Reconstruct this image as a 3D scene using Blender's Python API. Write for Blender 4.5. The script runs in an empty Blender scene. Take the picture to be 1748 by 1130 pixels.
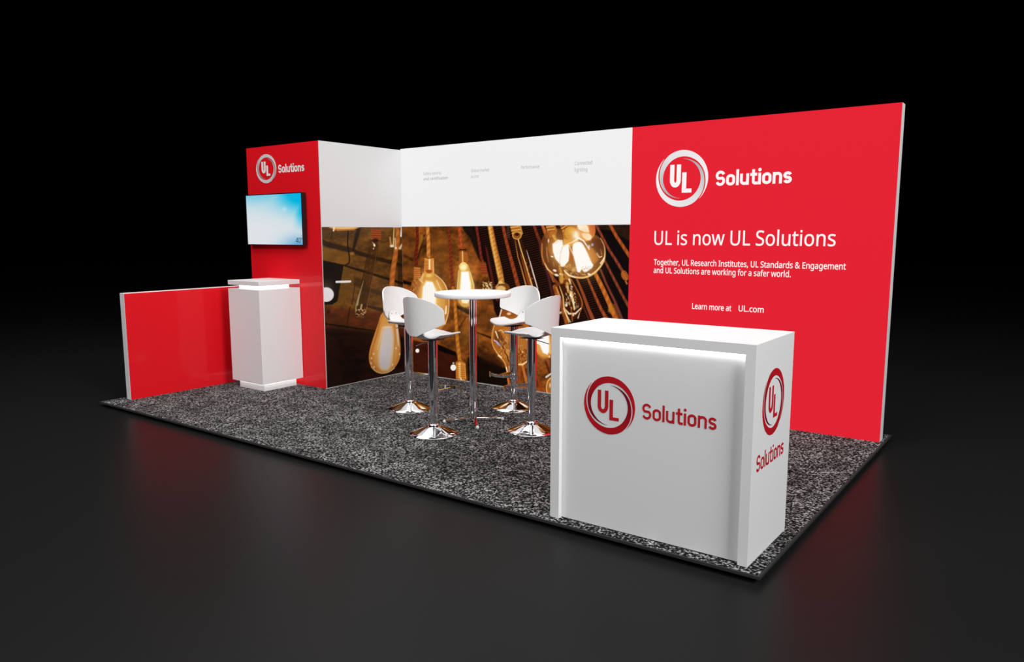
import bpy, bmesh, math
import numpy as np
from mathutils import Vector, Matrix

sc = bpy.context.scene
COL = sc.collection
PI = math.pi

# ------------------------------------------------------------------ camera
CAM = np.array([5.9047, -6.0905, 1.5461]); YAW, PITCH, ROLL = -0.6458, -0.1384, -0.0028
FPX, PPX, PPY = 1305.149, -22.81, 13.94
def cam_axes():
    cy, sy = math.cos(YAW), math.sin(YAW); cp, sp = math.cos(PITCH), math.sin(PITCH)
    f = np.array([sy*cp, cy*cp, sp]); r = np.array([cy, -sy, 0.0]); u = np.cross(r, f)
    cr, sr = math.cos(ROLL), math.sin(ROLL)
    return r*cr+u*sr, u*cr-r*sr, f
AR, AU, AF = cam_axes()
cd = bpy.data.cameras.new('camera'); cam = bpy.data.objects.new('camera', cd); COL.objects.link(cam)
m = Matrix.Identity(4)
for i in range(3):
    m[i][0] = AR[i]; m[i][1] = AU[i]; m[i][2] = -AF[i]; m[i][3] = CAM[i]
cam.matrix_world = m
cd.sensor_fit = 'HORIZONTAL'; cd.sensor_width = 36.0
cd.lens = 36.0*FPX/1748.0
cd.shift_x = -PPX/1748.0
cd.shift_y = PPY/1748.0
cd.clip_end = 200
sc.camera = cam
def to_px(X):            # where points of the place lie in the 1748 x 1130 photograph (used to lay out the printed mural)
    d = np.asarray(X, float)-CAM
    return 874+PPX+FPX*(d@AR)/(d@AF), 565+PPY-FPX*(d@AU)/(d@AF)

sc.view_settings.view_transform = 'Standard'
sc.view_settings.look = 'None'
sc.view_settings.gamma = 1.0
sc.view_settings.exposure = 0.0
sc.view_settings.use_curve_mapping = False

# ------------------------------------------------------------------ materials
def lin(c):
    c = np.asarray(c, float)
    return np.where(c <= 0.04045, c/12.92, ((c+0.055)/1.055)**2.4)
def rgb(r, g, b):
    return tuple(lin(np.array([r, g, b])/255.0))+(1.0,)
def mat(name, col, rough=0.5, metal=0.0, spec=0.5, emit=None, estr=0.0, coat=0.0, coat_r=0.05):
    mt = bpy.data.materials.new(name); mt.use_nodes = True
    b = mt.node_tree.nodes['Principled BSDF']
    b.inputs['Base Color'].default_value = col
    b.inputs['Roughness'].default_value = rough
    b.inputs['Metallic'].default_value = metal
    b.inputs['Specular IOR Level'].default_value = spec
    b.inputs['Coat Weight'].default_value = coat
    b.inputs['Coat Roughness'].default_value = coat_r
    if emit is not None:
        b.inputs['Emission Color'].default_value = emit
        b.inputs['Emission Strength'].default_value = estr
    return mt
def backlit(name, c, k=0.88, base=0.12):      # fabric graphic lit from inside the frame
    col = rgb(*c)
    return mat(name, (col[0]*base, col[1]*base, col[2]*base, 1), 1.0, 0, 0.0, col, k)
RED = (229, 36, 52)
M_white = mat('white_laminate', rgb(232, 232, 232), 0.45, spec=0.35)
M_white_shell = mat('white_moulded_plastic', rgb(222, 221, 220), 0.38, spec=0.35)
M_panel_white = mat('white_print_panel', rgb(214, 213, 213), 0.5, spec=0.3)
M_edge = mat('aluminium_trim', rgb(225, 222, 216), 0.35, 0.3)
M_red_gloss = mat('gloss_red_laminate', rgb(227, 18, 31), 0.5, spec=0.15, coat=0.3, coat_r=0.09)
M_lit_red = backlit('backlit_red_fabric', RED)
M_lit_white = backlit('backlit_white_fabric', (240, 240, 240))
M_lit_text = backlit('backlit_white_lettering', (253, 246, 245))
M_lit_grey = backlit('backlit_grey_lettering', (172, 172, 174))
M_print_white = mat('white_vinyl_lettering', rgb(238, 230, 228), 0.5, spec=0.3)
M_print_red = mat('red_vinyl_lettering', rgb(196, 22, 34), 0.5, spec=0.3)
M_black_plastic = mat('black_plastic', rgb(22, 20, 24), 0.35)
M_led = mat('led_strip', (1, 1, 1, 1), 0.5, emit=(1, 1, 1, 1), estr=7.0)
M_led_soft = mat('lit_acrylic_band', (1, 1, 1, 1), 0.5, emit=(1, 0.99, 0.98, 1), estr=1.5)
M_chrome = mat('polished_chrome', (0.86, 0.86, 0.88, 1), 0.045, 1.0)
M_screen_text = mat('dark_screen_lettering', rgb(12, 40, 62), 0.6)

def vcol_mat(name, emission):
    mt = bpy.data.materials.new(name); mt.use_nodes = True
    nt = mt.node_tree; b = nt.nodes['Principled BSDF']
    a = nt.nodes.new('ShaderNodeVertexColor'); a.layer_name = 'print'
    b.inputs['Roughness'].default_value = 1.0 if emission else 0.42
    b.inputs['Specular IOR Level'].default_value = 0.0 if emission else 0.25
    if emission:
        sc_ = nt.nodes.new('ShaderNodeVectorMath'); sc_.operation = 'SCALE'; sc_.inputs['Scale'].default_value = 0.12
        nt.links.new(a.outputs['Color'], sc_.inputs[0]); nt.links.new(sc_.outputs[0], b.inputs['Base Color'])
        nt.links.new(a.outputs['Color'], b.inputs['Emission Color'])
        b.inputs['Emission Strength'].default_value = emission
    else:
        nt.links.new(a.outputs['Color'], b.inputs['Base Color'])
    return mt
M_mural_lit = vcol_mat('backlit_mural_fabric', 0.88)
M_mural = vcol_mat('printed_mural', 0)
M_logo_print = vcol_mat('printed_logo', 0)
M_logo_lit = vcol_mat('backlit_logo', 0.88)
M_screen = None

def carpet_mat():
    mt = bpy.data.materials.new('speckled_carpet'); mt.use_nodes = True
    nt = mt.node_tree; b = nt.nodes['Principled BSDF']
    tc = nt.nodes.new('ShaderNodeTexCoord')
    n1 = nt.nodes.new('ShaderNodeTexNoise'); n1.inputs['Scale'].default_value = 82; n1.inputs['Detail'].default_value = 1.2; n1.inputs['Roughness'].default_value = 0.5; n1.inputs['Distortion'].default_value = 0.25
    n2 = nt.nodes.new('ShaderNodeTexNoise'); n2.inputs['Scale'].default_value = 6.5; n2.inputs['Detail'].default_value = 4
    r1 = nt.nodes.new('ShaderNodeValToRGB')
    e = r1.color_ramp.elements
    e[0].position = 0.41; e[0].color = (0.003, 0.003, 0.003, 1)
    e[1].position = 0.64; e[1].color = (0.36, 0.35, 0.35, 1)
    x = e.new(0.5); x.color = (0.030, 0.029, 0.029, 1)
    x = e.new(0.57); x.color = (0.13, 0.125, 0.125, 1)
    r2 = nt.nodes.new('ShaderNodeMapRange')
    r2.inputs['From Min'].default_value = 0.35; r2.inputs['From Max'].default_value = 0.65
    r2.inputs['To Min'].default_value = 0.60; r2.inputs['To Max'].default_value = 1.30
    mul = nt.nodes.new('ShaderNodeVectorMath'); mul.operation = 'SCALE'
    for n in (n1, n2): nt.links.new(tc.outputs['Object'], n.inputs['Vector'])
    nt.links.new(n1.outputs['Fac'], r1.inputs['Fac'])
    nt.links.new(n2.outputs['Fac'], r2.inputs['Value'])
    nt.links.new(r1.outputs['Color'], mul.inputs[0]); nt.links.new(r2.outputs['Result'], mul.inputs['Scale'])
    nt.links.new(mul.outputs[0], b.inputs['Base Color'])
    b.inputs['Roughness'].default_value = 0.95; b.inputs['Specular IOR Level'].default_value = 0.1
    bp = nt.nodes.new('ShaderNodeBump'); bp.inputs['Strength'].default_value = 0.35; bp.inputs['Distance'].default_value = 0.006
    nt.links.new(n1.outputs['Fac'], bp.inputs['Height']); nt.links.new(bp.outputs[0], b.inputs['Normal'])
    return mt
M_carpet = carpet_mat()
M_carpet_edge = mat('carpet_edging', rgb(48, 48, 48), 0.85, spec=0.2)

def floor_mat():
    mt = bpy.data.materials.new('polished_dark_floor'); mt.use_nodes = True
    nt = mt.node_tree; b = nt.nodes['Principled BSDF']
    tc = nt.nodes.new('ShaderNodeTexCoord')
    n = nt.nodes.new('ShaderNodeTexNoise'); n.inputs['Scale'].default_value = 0.7; n.inputs['Detail'].default_value = 3
    r = nt.nodes.new('ShaderNodeMapRange'); r.inputs['To Min'].default_value = 0.33; r.inputs['To Max'].default_value = 0.37
    nt.links.new(tc.outputs['Object'], n.inputs['Vector']); nt.links.new(n.outputs['Fac'], r.inputs['Value'])
    nt.links.new(r.outputs[0], b.inputs['Roughness'])
    b.inputs['Base Color'].default_value = (0.0115, 0.0115, 0.0115, 1)
    b.inputs['Specular IOR Level'].default_value = 0.06
    return mt
M_floor = floor_mat()

# ------------------------------------------------------------------ object helpers
def link(name, verts, faces, m, parent=None, smooth=False):
    me = bpy.data.meshes.new(name); me.from_pydata([tuple(v) for v in verts], [], faces); me.update()
    if m: me.materials.append(m)
    if smooth:
        for p in me.polygons: p.use_smooth = True
    o = bpy.data.objects.new(name, me); COL.objects.link(o)
    if parent is not None: o.parent = parent
    return o
def thing(name, label, cat, loc=(0, 0, 0), group=None):
    o = bpy.data.objects.new(name, None); COL.objects.link(o)
    o.location = loc; o.empty_display_size = 0.1
    o['label'] = label; o['category'] = cat
    if group: o['group'] = group
    return o
def box(x0, x1, y0, y1, z0, z1):
    v = [(x0, y0, z0), (x1, y0, z0), (x1, y1, z0), (x0, y1, z0), (x0, y0, z1), (x1, y0, z1), (x1, y1, z1), (x0, y1, z1)]
    return v, [(0, 3, 2, 1), (4, 5, 6, 7), (0, 1, 5, 4), (1, 2, 6, 5), (2, 3, 7, 6), (3, 0, 4, 7)]
def boxes(lst):
    V, F = [], []
    for b in lst:
        v, f = box(*b); n = len(V); V += v; F += [tuple(i+n for i in q) for q in f]
    return V, F
def bevel(o, w=0.002, seg=2):
    md = o.modifiers.new('bevel', 'BEVEL'); md.width = w; md.segments = seg; md.limit_method = 'ANGLE'; md.angle_limit = 0.7
    return o
def lathe(prof, seg=64):
    V, F = [], []; n = len(prof)
    for k in range(seg):
        a = 2*PI*k/seg
        for r, z in prof: V.append((r*math.cos(a), r*math.sin(a), z))
    for k in range(seg):
        k2 = (k+1) % seg
        for i in range(n-1):
            F.append((k*n+i, k2*n+i, k2*n+i+1, k*n+i+1))
    F.append(tuple(k*n for k in range(seg))[::-1]); F.append(tuple(k*n+n-1 for k in range(seg)))
    return V, F
def edge_split(o, ang=0.6):
    bm = bmesh.new(); bm.from_mesh(o.data)
    bmesh.ops.recalc_face_normals(bm, faces=bm.faces)
    for e in bm.edges:
        if len(e.link_faces) == 2 and e.calc_face_angle(0) > ang: e.smooth = False
    bm.to_mesh(o.data); bm.free()
    for p in o.data.polygons: p.use_smooth = True
    return o
def tube(path, r, seg=14, caps=True):
    P = [Vector(p) for p in path]; V, F = [], []
    rr = r if isinstance(r, (list, tuple)) else [r]*len(P)
    up = None
    for i, p in enumerate(P):
        t = (P[min(i+1, len(P)-1)]-P[max(i-1, 0)]).normalized()
        if up is None:
            up = Vector((0, 0, 1)) if abs(t.z) < 0.9 else Vector((1, 0, 0))
        s = t.cross(up).normalized(); u = s.cross(t).normalized(); up = u
        for k in range(seg):
            a = 2*PI*k/seg; V.append(p+s*math.cos(a)*rr[i]+u*math.sin(a)*rr[i])
    for i in range(len(P)-1):
        for k in range(seg):
            k2 = (k+1) % seg; F.append((i*seg+k, i*seg+k2, (i+1)*seg+k2, (i+1)*seg+k))
    if caps: F.append(tuple(range(seg))[::-1]); F.append(tuple((len(P)-1)*seg+k for k in range(seg)))
    return V, F

# plane frames: flat graphics are laid out in (u, v) and lifted a little off the surface
def frame(origin, U, V, N):
    O, U, V, N = map(Vector, (origin, U, V, N))
    return lambda u, v, d=0.0: O+U*u+V*v+N*d
BACK = frame((0, 0, 0), (1, 0, 0), (0, 0, 1), (0, -1, 0))
TOWER = frame((0, -1.1183, 0), (1, 0, 0), (0, 0, 1), (0, -1, 0))
SIDE = frame((0, 0, 0), (0, 1, 0), (0, 0, 1), (1, 0, 0))

# outlines of a plain humanist sans serif alphabet: advance, closed contours (capitals are 480 high)
GLYPHS = {"\"":[274,[[180,306,167,480,230,480,217,306],[57,306,44,480,107,480,94,306]]],"&":[492,[[187,-7,154,-5,125,2,99,13,77,28,59,46,46,69,38,95,36,125,37,149,43,172,51,191,63,208,79,223,96,238,116,252,139,266,128,278,118,291,108,304,99,318,91,332,85,348,82,364,81,382,83,406,89,426,99,444,114,459,132,471,153,480,177,485,204,487,230,485,252,480,272,472,289,460,303,445,313,427,318,407,320,383,319,363,314,344,305,327,293,312,279,297,262,283,244,270,224,258,354,133,362,144,370,155,377,168,382,181,388,195,393,209,397,224,401,240,461,240,455,219,449,198,442,179,434,160,425,142,415,125,404,110,392,95,490,0,410,0,352,56,336,43,319,31,300,20,281,11,261,3,238,-2,214,-6],[188,293,206,304,222,315,235,326,245,336,252,347,258,358,261,370,262,383,261,395,258,405,253,415,246,423,237,430,227,435,215,438,202,439,189,438,177,435,166,430,156,424,148,416,143,406,139,395,138,383,139,371,142,360,146,349,151,338,158,328,167,317,177,305],[189,46,209,47,229,49,246,54,263,60,277,67,291,75,303,84,314,93,175,229,157,218,142,207,129,196,118,185,109,173,103,160,99,144,97,127,99,109,104,94,111,80,122,68,136,58,151,51,169,47]]],",":[180,[[28,-87,47,-3,61,78,124,78,129,71,124,52,118,33,112,13,104,-8,71,-87]]],".":[180,[[89,-9,81,-9,74,-7,67,-3,60,1,55,8,51,15,49,25,48,36,49,48,51,57,55,65,60,71,67,76,74,79,81,81,89,81,98,81,106,79,113,76,119,71,125,65,129,57,131,48,132,36,131,25,129,15,125,8,119,1,113,-3,106,-7,98,-9]]],"0":[384,[[191,-7,153,-3,121,10,93,30,72,59,55,95,43,137,35,186,33,240,34,278,37,313,42,344,49,373,58,399,69,422,83,441,99,458,118,470,140,480,164,485,191,487,229,483,262,471,289,450,312,422,329,386,341,344,349,296,351,240,350,203,347,169,342,137,335,108,326,82,314,59,300,39,284,23,265,10,243,1,219,-5],[191,44,216,47,237,56,255,71,268,92,278,120,286,154,290,194,291,240,290,286,286,326,278,360,268,388,255,409,237,424,216,433,191,437,166,433,145,424,128,409,115,388,105,360,98,326,93,286,92,240,93,194,98,154,105,120,115,93,128,71,145,56,166,47]]],"4":[384,[[244,0,244,109,14,109,14,159,240,482,301,482,301,162,371,162,371,109,301,109,301,0],[72,162,244,162,244,313,245,372,247,419,244,419,231,392,216,367]]],"C":[424,[[261,-7,226,-5,194,1,165,10,139,24,116,40,96,60,79,83,65,109,55,139,47,170,42,204,41,240,43,276,48,309,56,340,67,368,82,395,100,418,121,438,146,455,173,469,203,478,236,484,271,486,308,484,342,479,374,470,404,458,379,407,330,425,316,429,302,431,286,433,271,433,234,430,202,420,173,404,149,381,130,353,116,320,108,282,105,240,107,197,115,160,128,127,146,98,169,76,198,59,231,50,270,46,286,47,301,48,315,49,330,52,385,65,385,13,371,8,358,4,344,1,329,-2,314,-4,298,-6,280,-6]]],"E":[373,[[65,0,65,480,333,480,333,426,126,426,126,277,321,277,321,224,126,224,126,53,333,53,333,0]]],"G":[489,[[271,-7,235,-5,202,1,172,10,145,23,121,40,100,59,82,82,67,108,56,137,48,169,43,203,41,240,43,276,48,310,58,341,71,370,87,396,107,419,129,439,155,456,185,469,217,479,252,484,289,486,309,486,329,484,347,482,366,479,383,475,400,470,417,464,433,458,410,406,397,411,383,416,368,421,352,425,336,429,320,431,303,433,286,433,245,430,210,420,178,404,152,381,131,353,116,320,107,282,104,240,105,212,109,186,114,161,123,139,133,118,146,100,162,84,181,70,202,59,226,52,254,47,285,46,338,49,379,57,379,199,273,199,273,253,439,253,439,18,420,12,400,7,380,3,361,-1,340,-3,318,-5,295,-6]]],"I":[228,[[27,0,27,35,83,48,83,431,27,445,27,480,200,480,200,445,144,431,144,48,200,35,200,0]]],"L":[352,[[65,0,65,480,126,480,126,54,335,54,335,0]]],"P":[406,[[65,0,65,480,192,480,236,477,273,470,304,459,329,443,348,422,361,398,369,370,372,338,371,319,368,300,362,282,354,264,344,248,330,233,314,220,294,208,272,199,245,192,215,188,181,187,126,187,126,0],[126,238,174,238,206,240,234,244,257,251,276,261,291,274,301,290,308,311,310,336,308,357,302,376,293,392,280,405,263,415,242,422,216,426,187,428,126,428]]],"R":[418,[[65,0,65,480,197,480,239,477,275,471,305,460,329,446,348,426,361,403,369,375,372,343,371,325,369,308,364,293,358,279,350,267,342,256,332,247,322,239,311,232,300,225,288,220,276,215,408,0,337,0,221,198,126,198,126,0],[126,249,197,249,225,251,248,255,267,262,283,272,294,285,303,301,308,319,310,340,308,362,303,381,294,396,281,407,265,416,245,422,222,426,194,427,126,427]]],"S":[369,[[166,-7,146,-6,127,-5,109,-3,91,-1,75,3,60,7,46,11,34,16,34,74,47,69,61,64,77,59,94,54,112,51,131,48,150,46,169,46,194,47,216,51,234,57,249,66,261,78,270,91,275,106,277,123,276,134,274,145,271,154,267,163,261,170,253,178,243,185,232,192,219,199,203,207,184,214,164,222,135,233,110,246,89,261,72,276,58,294,48,314,42,338,40,364,42,382,45,400,51,415,60,429,70,442,83,454,97,463,114,471,132,478,151,483,172,485,193,486,213,486,231,484,249,482,266,479,282,475,297,470,312,465,326,459,307,408,294,413,281,418,267,422,253,426,238,429,223,431,208,433,192,433,171,432,153,428,137,422,124,414,114,404,107,392,103,378,101,363,102,352,104,341,107,332,111,323,117,315,125,308,134,301,144,294,157,288,171,281,188,274,206,267,227,259,245,251,262,242,278,233,291,224,303,214,314,203,322,191,329,178,333,163,336,146,337,128,334,98,326,72,311,48,291,29,266,13,236,2,203,-4]]],"T":[373,[[156,0,156,426,7,426,7,480,366,480,366,426,217,426,217,0]]],"U":[491,[[243,-7,201,-4,164,5,133,21,107,42,87,68,72,98,63,133,60,171,60,480,121,480,121,169,123,141,129,117,138,96,152,78,170,64,191,54,217,48,246,46,277,48,303,54,324,65,341,80,354,99,363,120,368,143,370,169,370,480,430,480,430,169,429,145,425,122,418,100,410,80,398,61,384,44,368,29,348,16,326,6,301,-1,274,-5]]],"a":[377,[[144,-7,121,-5,100,0,80,8,63,19,49,34,39,52,33,74,31,100,34,125,41,148,55,167,73,183,97,196,127,206,162,212,203,215,265,217,265,238,263,259,260,277,254,290,245,301,234,309,222,314,207,317,190,318,176,318,163,316,149,314,136,310,89,291,71,335,83,341,96,347,111,352,126,357,143,361,159,364,176,365,193,366,224,364,251,359,273,350,291,337,305,321,314,300,320,275,322,245,322,0,279,0,268,51,265,51,253,37,241,25,229,15,216,7,202,1,185,-3,166,-6],[158,41,180,43,200,47,218,55,234,66,247,80,256,98,262,119,264,144,264,176,211,174,180,172,154,167,133,161,118,152,107,142,98,130,94,116,92,99,93,85,97,73,102,63,110,55,120,49,132,44,144,42]]],"b":[413,[[228,-7,207,-6,189,-3,173,2,158,9,146,17,134,26,125,35,116,46,111,46,99,0,57,0,57,510,116,510,116,386,115,344,113,312,116,312,125,323,134,333,146,342,158,351,173,357,189,362,207,365,228,366,260,363,288,354,313,340,335,319,353,293,366,261,374,223,376,180,374,137,366,99,353,67,335,40,313,20,288,5,259,-4],[219,42,242,45,261,51,278,62,291,78,302,98,309,121,313,149,315,181,309,240,291,283,260,308,218,317,191,315,169,309,152,298,138,284,129,265,122,242,118,214,116,182,116,179,118,148,122,121,128,97,138,78,151,62,169,51,192,45]]],"c":[322,[[201,-7,178,-5,156,-2,136,4,117,13,99,24,83,38,70,54,58,73,49,95,42,120,38,147,37,178,38,210,42,238,49,264,59,286,71,306,85,322,101,336,119,347,139,356,160,362,182,365,206,367,219,366,233,365,246,363,259,361,271,358,282,355,292,351,300,347,282,298,244,310,234,312,224,314,214,315,204,315,158,306,125,281,105,238,98,179,100,148,105,121,113,98,124,79,138,64,156,53,177,46,201,44,215,45,229,46,241,48,253,50,264,54,274,57,285,61,294,65,294,13,285,8,275,4,265,1,254,-2,243,-4,230,-5,216,-6]]],"d":[413,[[185,-7,153,-4,124,5,99,20,77,40,60,66,47,98,39,136,37,179,39,223,47,261,60,293,78,319,100,340,125,355,153,364,185,367,205,366,223,363,239,358,254,351,266,343,278,334,288,324,297,314,301,314,299,339,297,367,297,510,356,510,356,0,308,0,300,48,297,48,288,37,278,27,267,18,254,9,239,2,223,-3,205,-6],[194,42,221,44,243,50,261,60,274,74,284,91,292,113,296,138,298,168,298,179,296,210,292,238,285,262,275,282,262,297,244,309,221,315,193,318,171,315,152,308,135,296,122,280,111,259,104,235,100,208,98,178,100,148,104,121,111,98,122,78,135,62,152,51,171,45]]],"e":[379,[[210,-7,185,-5,162,-2,140,5,120,14,101,26,85,40,71,57,59,76,49,98,42,122,38,149,37,177,38,206,42,232,48,257,57,279,68,299,81,316,96,331,112,344,131,354,151,361,173,365,196,367,218,365,239,362,258,355,276,347,291,335,305,322,317,307,327,290,335,271,340,250,343,228,345,204,345,169,98,169,101,140,107,115,116,93,129,76,146,62,165,52,188,46,213,44,230,44,245,45,260,47,274,50,287,54,301,58,314,63,328,69,328,17,315,11,301,6,287,2,274,-1,260,-4,245,-5,228,-6],[99,216,283,216,281,237,277,257,271,274,262,290,250,302,234,311,216,317,195,318,175,317,158,312,142,303,129,291,118,276,109,259,103,238]]],"f":[231,[[73,0,73,314,10,314,10,342,73,362,73,383,75,415,81,443,91,465,104,483,121,497,141,506,164,512,190,514,201,514,211,513,220,512,229,510,260,502,244,455,220,462,213,464,205,465,198,465,191,465,177,464,165,460,155,454,147,446,140,434,136,420,133,403,132,383,132,360,223,360,223,314,132,314,132,0]]],"g":[413,[[195,-161,157,-160,123,-155,92,-148,65,-138,65,-84,93,-96,125,-105,160,-110,198,-112,220,-110,240,-105,256,-97,271,-85,283,-70,291,-53,296,-33,298,-11,298,3,298,27,300,48,297,48,276,24,251,7,221,-3,185,-7,152,-4,123,6,98,21,76,42,59,69,47,101,39,138,37,179,39,220,47,256,59,288,76,316,98,338,123,354,152,364,185,367,202,366,219,363,234,359,249,353,263,346,275,336,287,325,298,312,301,312,309,360,356,360,356,-6,353,-42,346,-74,334,-100,317,-122,294,-139,267,-151,233,-159],[194,42,219,43,241,49,259,58,273,71,284,88,292,109,297,135,298,165,298,179,297,214,292,243,284,267,273,285,258,299,240,309,218,315,193,317,172,315,153,308,137,297,123,281,112,261,104,237,100,210,98,179,100,147,104,120,112,96,123,77,136,61,153,50,172,44]]],"h":[415,[[57,0,57,510,116,510,116,361,113,310,117,310,126,323,137,334,150,344,164,352,179,358,195,362,212,365,229,366,260,364,287,358,309,348,328,335,342,317,352,294,359,267,361,234,361,0,302,0,302,230,297,268,282,295,257,312,222,317,194,315,171,309,152,298,139,283,129,264,122,242,118,216,116,186,116,0]]],"i":[173,[[87,420,80,420,74,422,68,425,62,429,58,434,55,441,53,449,52,457,53,466,55,474,58,481,62,486,68,490,74,493,80,494,87,495,94,494,100,493,106,490,111,486,116,481,119,474,121,466,122,457,121,449,119,441,116,434,111,429,106,425,100,422,94,420],[57,0,57,360,116,360,116,0]]],"k":[359,[[57,0,57,510,116,510,116,244,115,216,113,185,116,185,128,201,144,221,158,238,273,360,343,360,197,206,353,0,281,0,156,168,116,132,116,0]]],"l":[173,[[57,0,57,510,116,510,116,0]]],"m":[628,[[57,0,57,360,105,360,113,311,117,311,126,324,137,336,149,345,162,353,177,359,192,363,207,366,223,367,262,363,293,352,317,333,333,306,336,306,346,321,358,333,371,344,386,352,402,358,418,363,435,366,452,367,481,365,505,359,526,349,543,335,557,317,566,295,572,267,574,234,574,0,515,0,515,232,511,269,497,296,474,312,442,317,418,315,397,309,380,300,367,287,357,270,350,250,346,226,345,199,345,0,286,0,286,232,281,269,268,296,245,312,212,317,187,315,166,309,150,298,137,283,128,265,121,242,117,216,116,187,116,0]]],"n":[415,[[57,0,57,360,105,360,113,311,117,311,126,324,138,336,151,345,165,353,181,359,197,363,213,366,230,367,261,365,287,359,309,349,328,335,342,317,352,295,359,267,361,234,361,0,302,0,302,230,297,268,282,295,257,312,222,317,194,315,171,309,153,298,139,283,129,265,122,242,118,216,116,187,116,0]]],"o":[406,[[202,-7,179,-5,157,-1,136,6,117,15,100,27,84,42,70,59,58,79,49,101,42,125,38,152,37,181,40,223,48,260,62,292,82,318,106,339,135,355,168,364,204,367,228,365,250,361,271,354,290,345,308,333,324,318,337,301,349,282,358,260,365,236,369,209,370,181,367,139,359,101,345,69,325,42,300,21,271,6,239,-4],[203,42,229,45,251,52,269,63,283,80,295,100,303,123,307,150,309,181,307,211,303,238,295,261,283,281,269,297,251,308,229,315,203,317,177,315,155,308,137,297,123,281,112,261,104,238,100,211,98,181,100,150,104,123,112,100,123,80,138,63,156,52,178,45]]],"r":[277,[[57,0,57,360,105,360,112,294,115,294,124,308,135,322,147,334,160,345,174,355,190,361,207,365,225,367,247,366,267,363,260,308,241,312,221,313,207,312,194,309,182,304,169,298,158,290,147,280,138,268,131,256,124,241,120,226,117,210,116,192,116,0]]],"s":[322,[[148,-7,130,-6,113,-5,97,-3,83,-1,70,3,57,7,46,11,35,16,35,70,46,65,59,60,72,55,87,50,102,46,118,43,133,42,149,41,170,42,188,45,203,49,214,55,223,63,229,72,233,83,234,94,234,101,233,107,230,113,227,118,223,124,217,129,209,134,200,140,146,164,86,191,74,198,64,206,55,214,48,223,42,233,38,244,35,257,34,271,37,293,44,312,55,328,72,342,92,353,115,360,140,365,169,367,185,366,201,365,216,363,231,360,245,357,258,353,271,348,284,343,264,296,216,312,204,315,191,317,178,318,165,318,148,318,133,315,120,312,110,307,101,300,95,293,92,284,91,275,91,268,93,261,96,255,99,249,104,244,111,239,119,234,129,229,183,206,200,200,215,193,229,186,242,180,253,172,263,165,272,156,279,147,284,137,288,126,291,113,291,99,289,75,282,53,270,35,253,20,231,8,207,0,179,-5]]],"t":[242,[[167,-7,153,-6,140,-4,127,-1,115,3,104,9,94,16,85,26,77,37,70,50,65,66,63,84,62,105,62,314,11,314,11,343,62,366,86,443,121,443,121,360,225,360,225,314,121,314,121,106,122,91,125,77,130,66,137,57,145,51,155,46,165,43,177,42,205,44,228,49,228,4,222,2,216,0,209,-2,201,-4]]],"u":[415,[[184,-7,153,-5,127,1,104,11,86,25,72,42,61,65,55,92,53,124,53,360,113,360,113,128,118,91,133,64,158,48,193,42,220,44,243,51,262,61,276,76,286,95,293,117,297,143,299,173,299,360,358,360,358,0,310,0,301,48,298,48,289,35,277,23,264,14,250,6,234,1,218,-3,201,-6]]],"w":[528,[[106,1,7,361,69,361,118,169,132,110,142,61,144,61,151,89,159,125,169,158,232,361,297,361,359,158,373,108,383,62,385,62,395,108,410,169,460,361,520,361,420,1,351,1,289,203,274,258,265,299,262,299,253,258,238,203,173,1]]],"y":[343,[[56,-161,28,-160,7,-156,7,-109,25,-111,47,-113,62,-112,75,-108,87,-103,97,-95,106,-86,114,-75,121,-63,127,-49,146,-1,1,360,64,360,142,155,160,104,172,57,175,57,187,101,206,156,279,360,343,360,187,-50,177,-74,166,-96,153,-115,139,-131,122,-144,103,-154,81,-159]]]," ":[175,[]]}
def text_mesh(name, body, fr, u0, u1, v0, vcap, m, parent, bold=0.0, d=0.0035):
    """lettering fitted so that it spans u0..u1 and its capitals rise from v0 to vcap"""
    cu = bpy.data.curves.new(name, 'CURVE'); cu.dimensions = '2D'; cu.fill_mode = 'BOTH'; cu.offset = bold
    x = 0.0
    for ch in body:
        adv, cs = GLYPHS[ch]
        for c in cs:
            if not c: continue
            n = len(c)//2; sp = cu.splines.new('POLY'); sp.points.add(n-1); sp.use_cyclic_u = True
            for k in range(n): sp.points[k].co = (x+c[2*k]/480.0, c[2*k+1]/480.0, 0, 1)
        x += adv/480.0
    ob = bpy.data.objects.new(name, cu); COL.objects.link(ob)
    dg = bpy.context.evaluated_depsgraph_get(); dg.update()
    me = bpy.data.meshes.new_from_object(ob.evaluated_get(dg))
    bpy.data.objects.remove(ob); bpy.data.curves.remove(cu)
    n = len(me.vertices); co = np.empty(n*3); me.vertices.foreach_get('co', co); co = co.reshape(-1, 3)
    x0, x1 = co[:, 0].min(), co[:, 0].max()
    for i in range(n):
        me.vertices[i].co = fr(u0+(co[i, 0]-x0)/(x1-x0)*(u1-u0), v0+co[i, 1]*(vcap-v0), d)
    me.name = name; me.materials.clear(); me.materials.append(m)
    o = bpy.data.objects.new(name, me); COL.objects.link(o); o.parent = parent
    return o

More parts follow.
